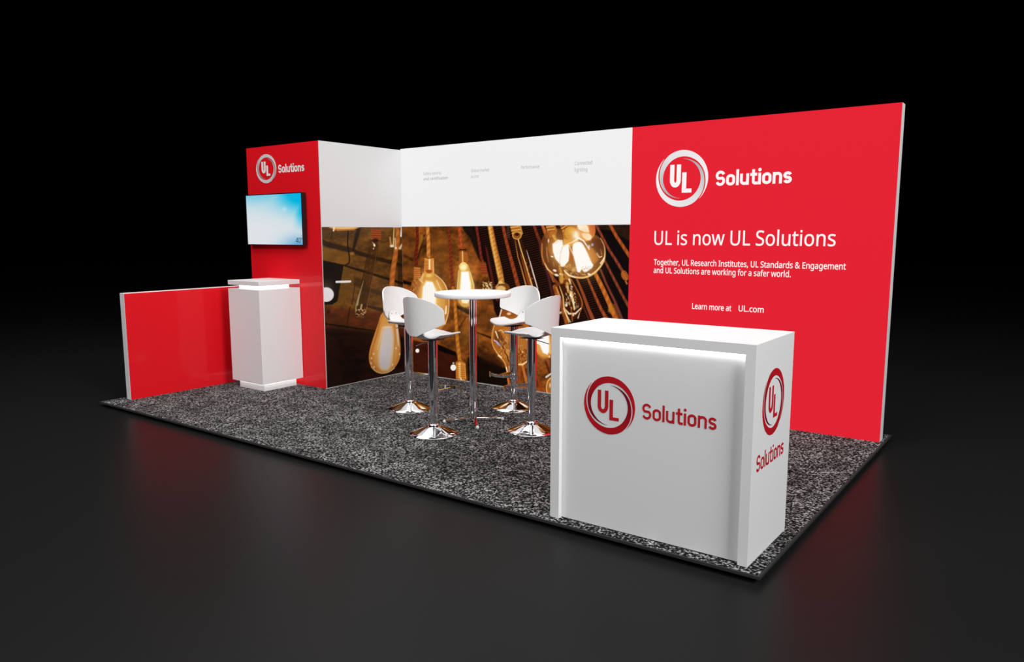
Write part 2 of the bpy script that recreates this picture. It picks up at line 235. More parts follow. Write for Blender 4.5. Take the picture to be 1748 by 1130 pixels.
# stroke lettering for the logos ------------------------------------------------
def arc(cx, cy, rx, ry, a0, a1, n=14):
    return [(cx+rx*math.cos(math.radians(a0+(a1-a0)*i/n)), cy+ry*math.sin(math.radians(a0+(a1-a0)*i/n))) for i in range(n+1)]
def ribbon(pts, w):
    """flat stroke of width w along pts with mitred joints, butt ends"""
    P = [np.array(p, float) for p in pts]; V, F = [], []
    for i, p in enumerate(P):
        a = P[i]-P[i-1] if i > 0 else P[1]-P[0]
        b = P[i+1]-P[i] if i < len(P)-1 else P[-1]-P[-2]
        a = a/np.linalg.norm(a); b = b/np.linalg.norm(b)
        na, nb = np.array([-a[1], a[0]]), np.array([-b[1], b[0]])
        nn = na+nb; nn = nn/np.linalg.norm(nn); s = 1.0/max(0.5, float(nn@na))
        V.append(p+nn*w/2*s); V.append(p-nn*w/2*s)
    for i in range(len(P)-1): F.append((2*i, 2*i+1, 2*i+3, 2*i+2))
    return V, F
def disc(cx, cy, r, n=20):
    return [np.array((cx+r*math.cos(2*PI*k/n), cy+r*math.sin(2*PI*k/n))) for k in range(n)], [tuple(range(n))]
def glyph(ch, w):
    """returns (strokes, discs, advance); cap height 1, x height .74"""
    h = w/2; X = 0.74; g = 0.60
    bw = g-w                     # bowl centreline width
    L, R = h, g-h
    if ch == 'S':
        W = 0.66; r = (W-w)/2; cx = W/2; q = 0.25-h*0.25
        top = arc(cx, 1-h-q+0.0, r, q, 18, 180, 16); mid = [(cx-r, 1-h-q-0.01)]
        tl = arc(cx, 1-h-q, r, q, 180, 235, 5)
        bl = arc(cx, h+q, r, q, 55, 0, 5)
        bot = arc(cx, h+q, r, q, 0, -162, 16)
        return [top+tl[1:]+bl+bot[1:]], [], W
    if ch == 'o':
        r = bw/2; ry = 0.16
        p = arc(g/2, X-h-ry, r, ry, 0, 180)+arc(g/2, h+ry, r, ry, 180, 360); p += [p[1]]
        return [p], [], g
    if ch == 'l': return [[(h, 0), (h, 1.03)]], [], w
    if ch == 'i': return [[(h, 0), (h, X)]], [(h, X+0.20, w*0.60)], w
    if ch == 'u':
        r = bw/2; ry = 0.17
        return [[(L, X)]+arc(g/2, h+ry, r, ry, 180, 360)[:-3], [(R, 0), (R, X)], arc(g/2, h+ry, r, ry, 270, 345, 6)], [], g
    if ch == 'n':
        r = bw/2; ry = 0.17
        return [[(L, 0), (L, X)], arc(g/2, X-h-ry, r, ry, 165, 0, 14)+[(R, 0)]], [], g
    if ch == 't':
        r = 0.13
        return [[(0.12+h, 0.98), (0.12+h, h+r)]+arc(0.12+h+r, h+r, r, r, 180, 270, 8)[1:]+[(0.12+w+r+0.08, h)],
                [(0.0, X-h*0.9), (0.40+w*0.3, X-h*0.9)]], [], 0.40+w*0.3
    if ch == 's':
        W = 0.54; r = (W-w)/2; cx = W/2; q = (X-w)/4
        return [arc(cx, X-h-q, r, q, 15, 180, 12)+arc(cx, X-h-q, r, q, 180, 240, 4)[1:]+arc(cx, h+q, r, q, 60, 0, 4)+arc(cx, h+q, r, q, 0, -165, 12)[1:]], [], W
def wordmark(name, word, fr, u0, u1, v0, vcap, w, gap, m, parent, d=0.0035):
    V2, F = [], []; x = 0
    for ch in word:
        ns = 0
        st, ds, adv = glyph(ch, w)
        for p in st:
            v, f = ribbon([(a+x, b) for a, b in p], w); n = len(V2); V2 += [(q[0], q[1], ns*.0002) for q in v]; ns += 1; F += [tuple(i+n for i in q) for q in f]
        for cx, cy, r in ds:
            v, f = disc(cx+x, cy, r); n = len(V2); V2 += [(q[0], q[1], ns*.0002) for q in v]; F += [tuple(i+n for i in q) for q in f]
        x += adv+gap
    W = x-gap
    V = [fr(u0+p[0]/W*(u1-u0), v0+p[1]*(vcap-v0), d+p[2]) for p in V2]
    return link(name, V, F, m, parent)
def ring_band(turn, cu, cv, R, Rv, fr, c_dark, c_mid, c_lite, m, parent, d, name='logo_ring'):
    """one of the two interlocking crescents of the ring logo, colour printed along it"""
    # angle (deg, from lower left clockwise over the top to lower right), inner and outer radius
    key = [(268, .688, .69), (240, .69, .728), (215, .70, .785), (195, .715, .83), (180, .725, .853), (150, .735, .925), (120, .755, .985),
           (90, .775, 1.0), (60, .80, 1.0), (30, .845, 1.0), (10, .88, 1.0), (0, .90, 1.0), (-20, .945, 1.0), (-46, .994, 1.0)]
    ang = np.linspace(268, -46, 100)
    ks = np.array(sorted(key)); ri = np.interp(ang, ks[:, 0], ks[:, 1]); ro = np.interp(ang, ks[:, 0], ks[:, 2])
    V, F, C = [], [], []
    for a, i, o in zip(ang, ri, ro):
        t = math.radians(a+turn)
        k = np.clip((250-a)/296.0, 0, 1)
        c = np.array(c_dark)*(1-k/0.42)+np.array(c_mid)*(k/0.42) if k < 0.42 else np.array(c_mid)*(1-(k-.42)/.58)+np.array(c_lite)*((k-.42)/.58)
        for q in (i, o):
            V.append(fr(cu+R*q*math.cos(t), cv+Rv*q*math.sin(t), d)); C.append(c)
    for j in range(len(ang)-1): F.append((2*j, 2*j+1, 2*j+3, 2*j+2))
    o = link(name, V, F, m, parent)
    set_col(o, np.array(C)/255.0)
    return o
def set_col(o, c):
    a = o.data.color_attributes.new('print', 'FLOAT_COLOR', 'POINT')
    c4 = np.ones((len(c), 4), np.float32); c4[:, :3] = lin(c)
    a.data.foreach_set('color', c4.ravel())
def ul_letters(cu, cv, R, Rv, w, fr, m, parent, d):
    x0, x1 = -.45, -.03; h = w/2
    u = [(x0+h, .50)]+arc((x0+x1)/2, -.05, (x1-x0)/2-h, .19-h*0.2, 180, 360)+[(x1-h, .50)]
    V2, F = ribbon(u, w)
    obU = link('logo_letter', [fr(cu+R*p[0], cv+Rv*p[1], d) for p in V2], F, m, parent)
    lx0, lx1, top, bot = .02, .39, .21, -.50
    V2, F = [np.array(p) for p in [(lx0, top), (lx0+w, top), (lx0+w, bot+w*.85), (lx1, bot+w*.85), (lx1, bot), (lx0, bot)]], [(0, 5, 2, 1), (5, 4, 3, 2)]
    link('logo_letter', [fr(cu+R*p[0], cv+Rv*p[1], d) for p in V2], F, m, parent)
def logo(cu, cv, R, Rv, fr, style, parent, d=0.0035, w=.165):
    if style == 'lit':   cols = ((158, 162, 164), (226, 226, 227), (252, 247, 246)); mm, lm = M_logo_lit, M_lit_text
    elif style == 'white': cols = ((140, 140, 142), (205, 203, 203), (226, 222, 220)); mm, lm = M_logo_print, M_print_white
    else:                cols = ((92, 2, 30), (178, 22, 34), (206, 22, 36)); mm, lm = M_logo_print, M_print_red
    ring_band(0, cu, cv, R, Rv, fr, *cols, mm, parent, d)
    ring_band(180, cu, cv, R, Rv, fr, *cols, mm, parent, d)
    ul_letters(cu, cv, R, Rv, w, fr, lm, parent, d)

# ------------------------------------------------------------------ floor and carpet
FZ = -0.042; SL = 0.014
fl = link('floor', [(-40, -30, FZ), (40, -30, FZ), (40, 40, FZ), (-40, 40, FZ)], [(0, 1, 2, 3)], M_floor)
fl['kind'] = 'structure'
CX0, CX1, CY0, CY1 = -1.2557, 4.8738, -2.7661, 0.2868
carpet = thing('booth_carpet', 'dark grey speckled carpet laid under the whole exhibition stand', 'carpet', (0, 0, FZ))
nx, ny = 2, 2
e = 0.012
v, f = box(CX0+e, CX1-e, CY0+e, CY1-e, -FZ-SL, -FZ)
link('carpet_pile', v, f, M_carpet, carpet)
z0, z1 = -FZ-SL-.001, -FZ-.001
V, F = boxes([(CX0, CX1, CY0, CY0+e, z0, z1), (CX0, CX1, CY1-e, CY1, z0, z1), (CX0, CX0+e, CY0+e, CY1-e, z0, z1), (CX1-e, CX1, CY0+e, CY1-e, z0, z1)])
v, f = box(CX0+.06, CX1-.06, CY0+.06, CY1-.06, 0, -FZ-SL)
link('base', v, f, M_black_plastic, carpet)['label'] = 'dark recessed base under the carpet'
link('edging', V, F, M_carpet_edge, carpet)['label'] = 'thin plain edging around the carpet'

# ------------------------------------------------------------------ walls
H = 2.4384; HT = 2.427; XJ = 2.757; XR = 4.8443; T = 0.1069; ZM = 1.614; WL = -1.1515; DY = -1.1183
P = 0.004
wl = thing('display_wall', 'tall back wall section with white header above a glowing light bulb mural', 'wall panel', (0, 0, 0))
v, f = box(0.001, XJ-0.001, P, T, 0, H); link('wall_frame', v, f, M_white, wl)
v, f = box(0.0, XJ+.004, -.0006, P-0.0005, ZM, H); link('header_panel', v, f, M_lit_white, wl)
wr = thing('display_wall', 'tall red back wall section with white logo and lettering, at the right end', 'wall panel', (XJ, 0, 0))
def sub(o, V): return [Vector(p)-Vector(o.location) for p in V]
v, f = box(XJ+0.001, XR, P, T, 0, H); link('wall_frame', sub(wr, v), f, M_white, wr)
v, f = box(XJ-.002, XR, 0, P-0.0005, 0, H); link('graphic_panel', sub(wr, v), f, M_lit_red, wr)
WR = frame((-XJ, 0, 0), (1, 0, 0), (0, 0, 1), (0, -1, 0))
D = 0.0015
logo(3.224, 1.987, .230, .232, WR, 'lit', wr, D)
wordmark('logo_lettering', 'Solutions', WR, 3.517, 4.118, 1.915, 2.035, .185, .075, M_lit_text, wr, D)
text_mesh('headline_text', 'UL is now UL Solutions', WR, 2.992, 4.458, 1.440, 1.556, M_lit_text, wr, 0.010, D)
text_mesh('body_text', 'Together, UL Research Institutes, UL Standards & Engagement', WR, 2.992, 4.54, 1.268, 1.315, M_lit_text, wr, 0.022, D)
text_mesh('body_text', 'and UL Solutions are working for a safer world.', WR, 2.992, 4.146, 1.199, 1.246, M_lit_text, wr, 0.022, D)
text_mesh('body_text', 'Learn more at', WR, 3.352, 3.688, .908, .955, M_lit_text, wr, 0.022, D)
text_mesh('body_text', 'UL.com', WR, 3.748, 3.950, .911, .958, M_lit_text, wr, 0.022, D)
# small grey headings of the white header
for bd, u0, u1, z0, z1, bo in [('Safety testing', .330, .575, 2.148, 2.176, .0), ('and certification', .330, .668, 2.094, 2.122, .02),
                           ('Global market', .975, 1.205, 2.146, 2.177, .0), ('access', .975, 1.075, 2.092, 2.120, .0),
                           ('Performance', 1.592, 1.800, 2.146, 2.177, .0),
                           ('Connected', 2.186, 2.370, 2.150, 2.184, .0), ('lighting', 2.186, 2.320, 2.092, 2.126, .0)]:
    text_mesh('heading_text', bd, BACK, u0, u1, z0, z1, M_lit_grey, wl, bo, D)

tw = thing('display_tower', 'red fronted corner tower with white and mural side, carrying the television', 'display tower', (WL, DY, 0))
def S(o, V): return [Vector(p)-Vector(o.location) for p in V]
v, f = box(WL+.001, -P, DY+P, T, 0, HT); link('tower_body', S(tw, v), f, M_white, tw)
v, f = box(WL, -0.006, DY, DY+P-.0005, 0, HT); link('front_panel', S(tw, v), f, M_red_gloss, tw)
v, f = box(-P+.0005, 0, DY+.004, -0.001, ZM-.008, HT); link('side_header', S(tw, v), f, M_panel_white, tw)
v, f = box(-0.0058, 0.0, DY-.0005, DY+.0038, 0, HT); link('edge_trim', S(tw, v), f, M_edge, tw)
TW = frame((-WL, 0, 0), (1, 0, 0), (0, 0, 1), (0, -1, 0))
logo(-.826, 2.203, .168, .146, TW, 'white', tw, D, .175)
wordmark('logo_lettering', 'Solutions', TW, -.628, -.222, 2.150, 2.232, .19, .07, M_print_white, tw, D)

hw = thing('half_wall', 'low glossy red divider wall with white top and end, at the left edge', 'divider', (-1.0819, -2.5517, 0))
v, f = box(-1.0819-.0775, -1.0819-P, -2.5517, DY-.001, 0, 1.0011); bevel(link('wall_frame', S(hw, v), f, M_white, hw), .001)
v, f = box(-1.0819-P+.0005, -1.0819, -2.5497, DY-.001, 0, .9975); link('red_panel', S(hw, v), f, M_red_gloss, hw)

# ------------------------------------------------------------------ television
SY = DY-.062
tv = thing('television', 'flat television showing a pale blue picture, hung on the red tower', 'television', (-.64, DY, 1.42))
x0, x1, z0, z1 = -1.118, -.205, 1.424, 1.944
v, f = box(x0, x1, SY+.004, DY-.012, z0, z1)
bevel(link('casing', S(tv, v), f, M_black_plastic, tv), .002)
b_ = .009
v, f = box(-.80, -.52, DY-.012, DY-.0003, 1.50, 1.86); link('wall_mount', S(tv, v), f, M_black_plastic, tv)
V, F = boxes([(x0, x1, SY, SY+.004, z0, z0+b_), (x0, x1, SY, SY+.004, z1-b_, z1), (x0, x0+b_, SY, SY+.004, z0+b_, z1-b_), (x1-b_, x1, SY, SY+.004, z0+b_, z1-b_)])
link('bezel', S(tv, V), F, M_black_plastic, tv)
# screen picture
gx, gz = 60, 36
V, F, C = [], [], []
for j in range(gz+1):
    for i in range(gx+1):
        a, b = i/gx, j/gz
        V.append((x0+b_+(x1-x0-2*b_)*a, SY+.003, z0+b_+(z1-z0-2*b_)*b))
        base = np.array([222, 226, 230.])
        cyan = np.array([0, 178, 222.]); blue = np.array([52, 146, 206.])
        k = np.exp(-(((1.02-a)/.42)**2+((1.05-b)/.36)**2)*1.0)*1.5
        k = max(k, 0.95*np.exp(-((1.02-a)/.14)**2)*np.clip((b-.25)/.35, 0, 1))
        k = max(k, .45*np.exp(-((1.06-b)/.2)**2))
        c = base*(1-min(k, 1))+cyan*min(k, 1)
        k2 = .85*np.exp(-(((1.0-a)/.34)**2+((-.06-b)/.22)**2)); c = c*(1-k2)+blue*k2
        k3 = .35*np.exp(-(((.3-a)/.5)**2+((1.0-b)/.35)**2)); c = c*(1-k3)+np.array([110, 196, 222])*k3
        k4 = .5*np.exp(-(((.70-a)/.04)**2+((.70-b)/.04)**2)); c = c*(1-k4)+np.array([225, 235, 245])*k4
        C.append(c/255)
for j in range(gz):
    for i in range(gx):
        q = j*(gx+1)+i; F.append((q, q+1, q+gx+2, q+gx+1))
M_screen = vcol_mat('lit_screen', 0.92)
sn = link('screen', S(tv, V), F, M_screen, tv); set_col(sn, np.array(C))
TVF = frame((.64, SY+.003-DY, -1.42), (1, 0, 0), (0, 0, 1), (0, -1, 0))
text_mesh('screen_text', '40"', TVF, -.322, -.222, 1.452, 1.502, M_screen_text, sn, 0.01, .0005)
sn.parent = tv

# ------------------------------------------------------------------ mural
class Paint:
    def __init__(s, px, py, img):
        s.x, s.y, s.c = px, py, img; s.tile(0, 0, 1)
    def tile(s, x0, y0, k): s.x0, s.y0, s.k = x0, y0, k
    def P(s, p): return np.array([(s.x0+a/s.k, s.y0+b/s.k) for a, b in p], float)
    def sel(s, p, pad):
        return np.where((s.x > p[:, 0].min()-pad) & (s.x < p[:, 0].max()+pad) & (s.y > p[:, 1].min()-pad) & (s.y < p[:, 1].max()+pad))[0]
    def mix(s, i, a, c):
        a = a[:, None]; s.c[i] = s.c[i]*(1-a)+np.array(c, float)/255*a
    def add(s, i, a, c): s.c[i] = np.clip(s.c[i]+a[:, None]*np.array(c, float)/255, 0, 1)
    @staticmethod
    def seg(x, y, p, q):
        d = q-p; L = d@d+1e-9; t = np.clip(((x-p[0])*d[0]+(y-p[1])*d[1])/L, 0, 1)
        return np.hypot(x-p[0]-t*d[0], y-p[1]-t*d[1]), t
    def poly(s, pts, c, a=1.0, soft=.6):
        p = s.P(pts)
        if len(p) >= 9:
            for _ in range(2): q_ = np.roll(p, -1, 0); p = np.stack([p*.75+q_*.25, p*.25+q_*.75], 1).reshape(-1, 2)
        i = s.sel(p, soft*3+1)
        if not len(i): return
        x, y = s.x[i], s.y[i]; ins = np.zeros(len(i), bool); dd = np.full(len(i), 1e9)
        for k in range(len(p)):
            A, B = p[k], p[(k+1) % len(p)]
            dd = np.minimum(dd, s.seg(x, y, A, B)[0])
            cr = (A[1] > y) != (B[1] > y)
            with np.errstate(divide='ignore', invalid='ignore'):
                xx = (B[0]-A[0])*(y-A[1])/(B[1]-A[1]+1e-12)+A[0]
            ins ^= cr & (x < xx)
        sd = np.where(ins, dd, -dd); s.mix(i, a*np.clip(.5+sd/(2*soft), 0, 1), c)
    def line(s, pts, w, c, a=1.0, soft=.5, twist=0, c2=None):
        p = s.P(pts)
        if len(p) >= 5:
            for _ in range(2): p = np.concatenate([p[:1], np.stack([p[:-1]*.75+p[1:]*.25, p[:-1]*.25+p[1:]*.75], 1).reshape(-1, 2), p[-1:]])
        i = s.sel(p, max(np.atleast_1d(w))/s.k+soft*3+1)
        if not len(i): return
        ws = np.interp(np.linspace(0, 1, len(p)), np.linspace(0, 1, len(np.atleast_1d(w))), np.atleast_1d(w))/s.k
        x, y = s.x[i], s.y[i]; best = np.full(len(i), -1e9); L = np.zeros(len(i)); off = np.zeros(len(i)); acc = 0
        for k in range(len(p)-1):
            d, t = s.seg(x, y, p[k], p[k+1]); wv = ws[k]+(ws[k+1]-ws[k])*t; sd = wv/2-d
            dv = p[k+1]-p[k]; ln = np.hypot(*dv); m = sd > best
            best[m] = sd[m]; L[m] = acc+t[m]*ln
            off[m] = (((x-p[k][0])*dv[1]-(y-p[k][1])*dv[0])/(ln+1e-9)/(wv/2+1e-9))[m]; acc += ln
        al = a*np.clip(.5+best/(2*soft), 0, 1)
        s.mix(i, al, c)
        if twist:
            ph = .5+.5*np.sin(L*2*PI/twist+off*1.6)
            s.mix(i, al*ph*.55, c2 if c2 is not None else np.array(c)*.55)
            s.mix(i, al*np.clip(np.abs(off), 0, 1)**2*.35, np.array(c)*.4)
    def ell(s, cx, cy, rx, ry, c, a=1.0, soft=.6, rot=0, ring=0):
        q = s.P([(cx, cy)])[0]; rx, ry = rx/s.k, ry/s.k; R_ = max(rx, ry)+soft*4+ring/s.k
        i = s.sel(np.array([q-R_, q+R_]), 0)
        if not len(i): return
        x, y = s.x[i]-q[0], s.y[i]-q[1]; t = math.radians(rot)
        u, v = x*math.cos(t)+y*math.sin(t), -x*math.sin(t)+y*math.cos(t)
        r = np.sqrt((u/rx)**2+(v/ry)**2)+1e-9
        sd = (1-r)*np.hypot(u, v)/r if not ring else None
        sd = (1-r)*min(rx, ry)
        if ring: sd = ring/s.k/2-np.abs(sd)
        s.mix(i, a*np.clip(.5+sd/(2*soft), 0, 1), c)
    def glow(s, cx, cy, rx, ry, c, a=1.0, rot=0):
        q = s.P([(cx, cy)])[0]; rx, ry = rx/s.k, ry/s.k
        x, y = s.x-q[0], s.y-q[1]; t = math.radians(rot)
        u, v = x*math.cos(t)+y*math.sin(t), -x*math.sin(t)+y*math.cos(t)
        g = a*np.exp(-((u/rx)**2+(v/ry)**2)); i = np.where(g > .004)[0]; s.mix(i, g[i], c)
    def specks(s, pts, c, a, n, size, seed, stretch=(0, 1)):
        rs = np.random.RandomState(seed); p = s.P(pts)
        lo, hi = p.min(0), p.max(0); k, s.k2 = 0, s.k
        tl = (s.x0, s.y0, s.k); s.tile(0, 0, 1)
        while k < n:
            q = lo+(hi-lo)*rs.rand(2); ins = False
            for j in range(len(p)):
                A, B = p[j], p[(j+1) % len(p)]
                if (A[1] > q[1]) != (B[1] > q[1]) and q[0] < (B[0]-A[0])*(q[1]-A[1])/(B[1]-A[1]+1e-12)+A[0]: ins = not ins
            k += 1
            if ins:
                d = np.array(stretch)*size*(.5+2*rs.rand())+rs.randn(2)*size*.35
                s.line([q-d/2, q+d/2], size*(.35+.5*rs.rand()), c[rs.randint(len(c))], a*(.4+.6*rs.rand()), .4)
        s.tile(*tl)
def vnoise(x, y, seed):
    rs = np.random.RandomState(seed); g = rs.rand(256, 256)
    xi, yi = np.floor(x).astype(int), np.floor(y).astype(int); fx, fy = x-xi, y-yi
    fx, fy = fx*fx*(3-2*fx), fy*fy*(3-2*fy)
    q = lambda a, b: g[a % 256, b % 256]
    return (q(xi, yi)*(1-fx)+q(xi+1, yi)*fx)*(1-fy)+(q(xi, yi+1)*(1-fx)+q(xi+1, yi+1)*fx)*fy
def fbm(x, y, seed): return (vnoise(x, y, seed)*.5+vnoise(x*2.1, y*2.1, seed+1)*.28+vnoise(x*4.3, y*4.3, seed+2)*.22)

def teardrop(cx, top, bot, wt, wb, lean=0, n=28):
    """outline of a pear shaped bulb: narrow at the top, round at the bottom (tile units)"""
    h = bot-top; out = []
    for sgn in (1, -1):
        side = []
        for k in range(n+1):
            t = k/n
            prof = wt+(wb-wt)*np.sin(min(t/.68, 1)*PI/2)**1.5 if t < .68 else wb*math.sqrt(max(0, 1-((t-.68)/.32)**2))
            side.append((cx+lean*t+sgn*prof, top+h*t))
        out += side if sgn == 1 else side[::-1]
    return out

def paint_side(A, C):
    # planks and darkness
    n = fbm(A.x/14+.3*A.y/14, A.y/7, 3); n2 = fbm(A.x/3, A.y/5, 9)
    up = np.clip((A.y-430)/60, 0, 1)
    base = np.array([104, 66, 22])*(.55+.75*n)[:, None]*(.85+.3*n2)[:, None]
    low = np.array([34, 12, 7])*(.3+1.2*n)[:, None]*(.8+.4*n2)[:, None]
    k = np.clip((A.y-(553+.12*(A.x-550)))/8, 0, 1)[:, None]
    mid = np.array([88, 40, 16])*(.5+.8*n)[:, None]
    k1 = np.clip((A.y-(520+.1*(A.x-550)))/6, 0, 1)[:, None]
    A.c[:] = (base*(1-k1)+mid*k1)/255*(1-k)+low/255*k
    A.tile(545, 380, 8.073)
    A.poly([(20, 40), (420, 40), (380, 210), (20, 230)], (62, 40, 16), .5, 2)
    A.poly([(20, 215), (120, 270), (400, 330), (620, 420), (1150, 560), (1150, 620), (600, 470), (380, 400), (20, 320)], (22, 13, 6), .75, 1.2)
    A.poly([(20, 330), (390, 420), (390, 560), (340, 590), (20, 500)], (132, 88, 28), .45, 1.5)
    A.poly([(20, 520), (335, 590), (250, 1080), (180, 1130), (20, 1130)], (4, 3, 3), .97, .8)
    A.poly([(340, 600), (640, 700), (600, 900), (250, 1100)], (112, 74, 24), .45, 1.5)
    A.line([(20, 520), (330, 585), (400, 610), (640, 680), (1150, 840)], [12, 14, 26, 34, 34], (16, 8, 3), .9, .6)
    A.poly([(480, 740), (640, 800), (700, 900), (1000, 990), (1000, 1050), (600, 930), (470, 860)], (40, 22, 8), .6, 1.5)
    A.line([(495, 840), (450, 1130)], 12, (44, 24, 8), .8)
    A.line([(400, 120), (385, 300), (415, 440), (420, 560), (350, 590)], 18, (14, 9, 5), .9)
    A.line([(540, 90), (470, 380)], [60, 34], (26, 14, 6), .85, 1)
    A.line([(190, 100), (160, 220)], 14, (40, 26, 12), .7)
    A.poly([(130, 60), (560, 60), (480, 100), (250, 115)], (216, 142, 62), .8, 1.2)
    A.ell(340, 62, 190, 26, (250, 200, 130), .8, .8)
    A.line([(205, 60), (198, 110)], [16, 22], (255, 246, 230), .95)
    A.ell(452, 425, 32, 22, (160, 110, 40), .8, 1)
    # long tube bulb
    A.poly([(715, 240), (840, 260), (760, 640), (680, 1000), (640, 1240), (560, 1290), (500, 1220), (560, 960), (630, 640)], (52, 28, 8), .62, 1.2)
    A.line([(712, 250), (640, 560), (560, 960), (505, 1130)], [6, 8, 10, 18], (30, 16, 6), .8)
    A.line([(610, 800), (545, 1020), (520, 1130)], [5, 22, 34], (190, 180, 130), .75, .7)
    A.line([(800, 350), (735, 760), (690, 1000), (640, 1200)], 7, (130, 80, 34), .7)
    A.specks([(700, 420), (770, 420), (700, 900), (600, 900)], [(150, 80, 30), (90, 40, 16)], .7, 60, 2.0, 4, (-.3, 1))
    A.poly([(720, 85), (850, 85), (858, 180), (830, 270), (725, 250)], (128, 50, 16), .98)
    for q in range(5): A.line([(722, 100+q*30), (850, 108+q*30)], 6, (196, 104, 40), .8)
    A.ell(775, 245, 45, 26, (26, 16, 12), .85)
    A.line([(735, 270), (765, 320)], [8, 24], (230, 160, 120), .9); A.ell(758, 310, 12, 20, (255, 240, 220), .95)
    A.ell(748, 358, 8, 10, (250, 220, 190), .9)
    # rope on the right and its clear bulb
    A.line([(1075, 60), (1085, 250), (1040, 500), (1010, 700), (995, 960), (1000, 1130)], [56, 60, 66, 70, 66, 70], (206, 120, 48), 1, .6, 14, (150, 74, 24))
    A.line([(1030, 70), (1020, 330)], [10, 22], (236, 214, 140), .85)
    A.line([(975, 205), (990, 330)], [20, 26], (214, 150, 84), .8); A.ell(1000, 322, 26, 16, (250, 240, 215), .9)
    A.line([(1045, 220), (1050, 350)], 22, (226, 190, 130), .8); A.ell(1055, 350, 16, 18, (255, 232, 205), .9)
    A.line([(1130, 70), (1128, 185)], [14, 28], (250, 240, 225), .95)
    A.line([(1140, 300), (1112, 352)], [20, 36], (240, 214, 180), .9)
    A.poly([(1085, 380), (1150, 380), (1150, 880), (1080, 880)], (30, 14, 6), .55, 1)
    # white marks
    A.line([(237, 817), (425, 811)], 30, (236, 236, 236), 1, .5)
    A.glow(80, 900, 120, 110, (120, 100, 80), .5)
    A.ell(95, 992, 106, 100, (232, 232, 236), 1, .6)
    # lower half
    A.tile(545, 520, 7.793)
    A.line([(60, 250), (380, 300), (760, 352)], [22, 26, 12], (8, 4, 2), .9, .8)
    A.line([(60, 390), (500, 410)], 40, (6, 3, 2), .6, 2)
    A.poly([(370, 735), (610, 735), (610, 770), (370, 770)], (4, 3, 3), .8, 1.5)
    A.line([(410, 30), (370, 260)], 14, (34, 14, 6), .85)
    A.line([(560, 0), (830, 70)], [18, 50], (30, 14, 5), .7, 1)
    A.ell(120, 95, 26, 26, (30, 14, 8), .8, 1)
    A.poly([(620, 900), (800, 960), (800, 1130), (500, 1130)], (60, 16, 8), .5, 3)
    # tip of the tube bulb
    A.ell(548, 110, 70, 70, (58, 30, 10), .9, .8)
    A.line([(492, 0), (484, 100)], 14, (170, 150, 100), .8); A.line([(565, 0), (552, 60)], 22, (220, 190, 140), .8); A.line([(640, 0), (620, 100)], 10, (150, 110, 60), .7)
    A.specks([(490, 60), (615, 60), (615, 170), (490, 170)], [(230, 170, 100), (250, 215, 170), (150, 90, 40)], .9, 60, 1.6, 5, (.4, .3))
    A.ell(545, 160, 55, 22, (90, 50, 22), .6, .8)
    # big pear bulb
    td = [(830, 90), (1000, 90), (1040, 260), (1075, 460), (1085, 620), (1070, 740), (1000, 850), (920, 905), (835, 925), (750, 900), (685, 830), (655, 730), (665, 610), (720, 430), (790, 230)]
    A.poly(td, (214, 142, 62), 1, .7)
    A.poly([(860, 120), (1000, 120), (1020, 300), (1050, 480), (1040, 660), (990, 800), (900, 870), (820, 870), (740, 800), (715, 690), (740, 520), (800, 330)], (224, 168, 92), .75, 1.6)
    A.line([(800, 220), (770, 400), (700, 600), (680, 730), (760, 870)], [22, 22, 16, 14, 12], (190, 116, 40), .7, .7)
    A.line([(850, 300), (800, 480), (770, 600)], [24, 16, 10], (250, 226, 176), .6, .7)
    A.line([(1030, 250), (1045, 440), (1060, 600)], [34, 24, 10], (232, 220, 196), .85, .6)
    A.line([(1000, 250), (1010, 480), (990, 760)], [16, 26, 12], (206, 128, 48), .7, .7)
    A.poly([(845, 270), (975, 270), (1000, 450), (990, 640), (955, 870), (860, 890), (790, 850), (775, 680), (810, 480)], (238, 208, 160), .6, 3.2)
    A.poly([(850, 300), (965, 290), (990, 450), (975, 640), (940, 860), (860, 880), (800, 840), (790, 680), (820, 480)], (236, 216, 190), .8, 2.2)
    A.poly([(870, 320), (955, 320), (975, 480), (955, 640), (925, 830), (860, 860), (815, 820), (805, 660), (835, 480)], (218, 212, 212), 1, 1.8)
    A.line([(870, 300), (960, 296)], 20, (240, 226, 210), .7)
    for x, y in [(722, 655), (692, 712), (690, 780), (730, 830), (1068, 660), (1020, 580), (975, 800)]: A.ell(x, y, 11, 15, (250, 222, 170), .85, .6)
    A.line([(690, 830), (760, 895), (840, 916), (930, 898), (1000, 845)], 14, (240, 206, 160), .7, .6)
    A.line([(1050, 560), (1085, 640)], 14, (160, 100, 40), .5)

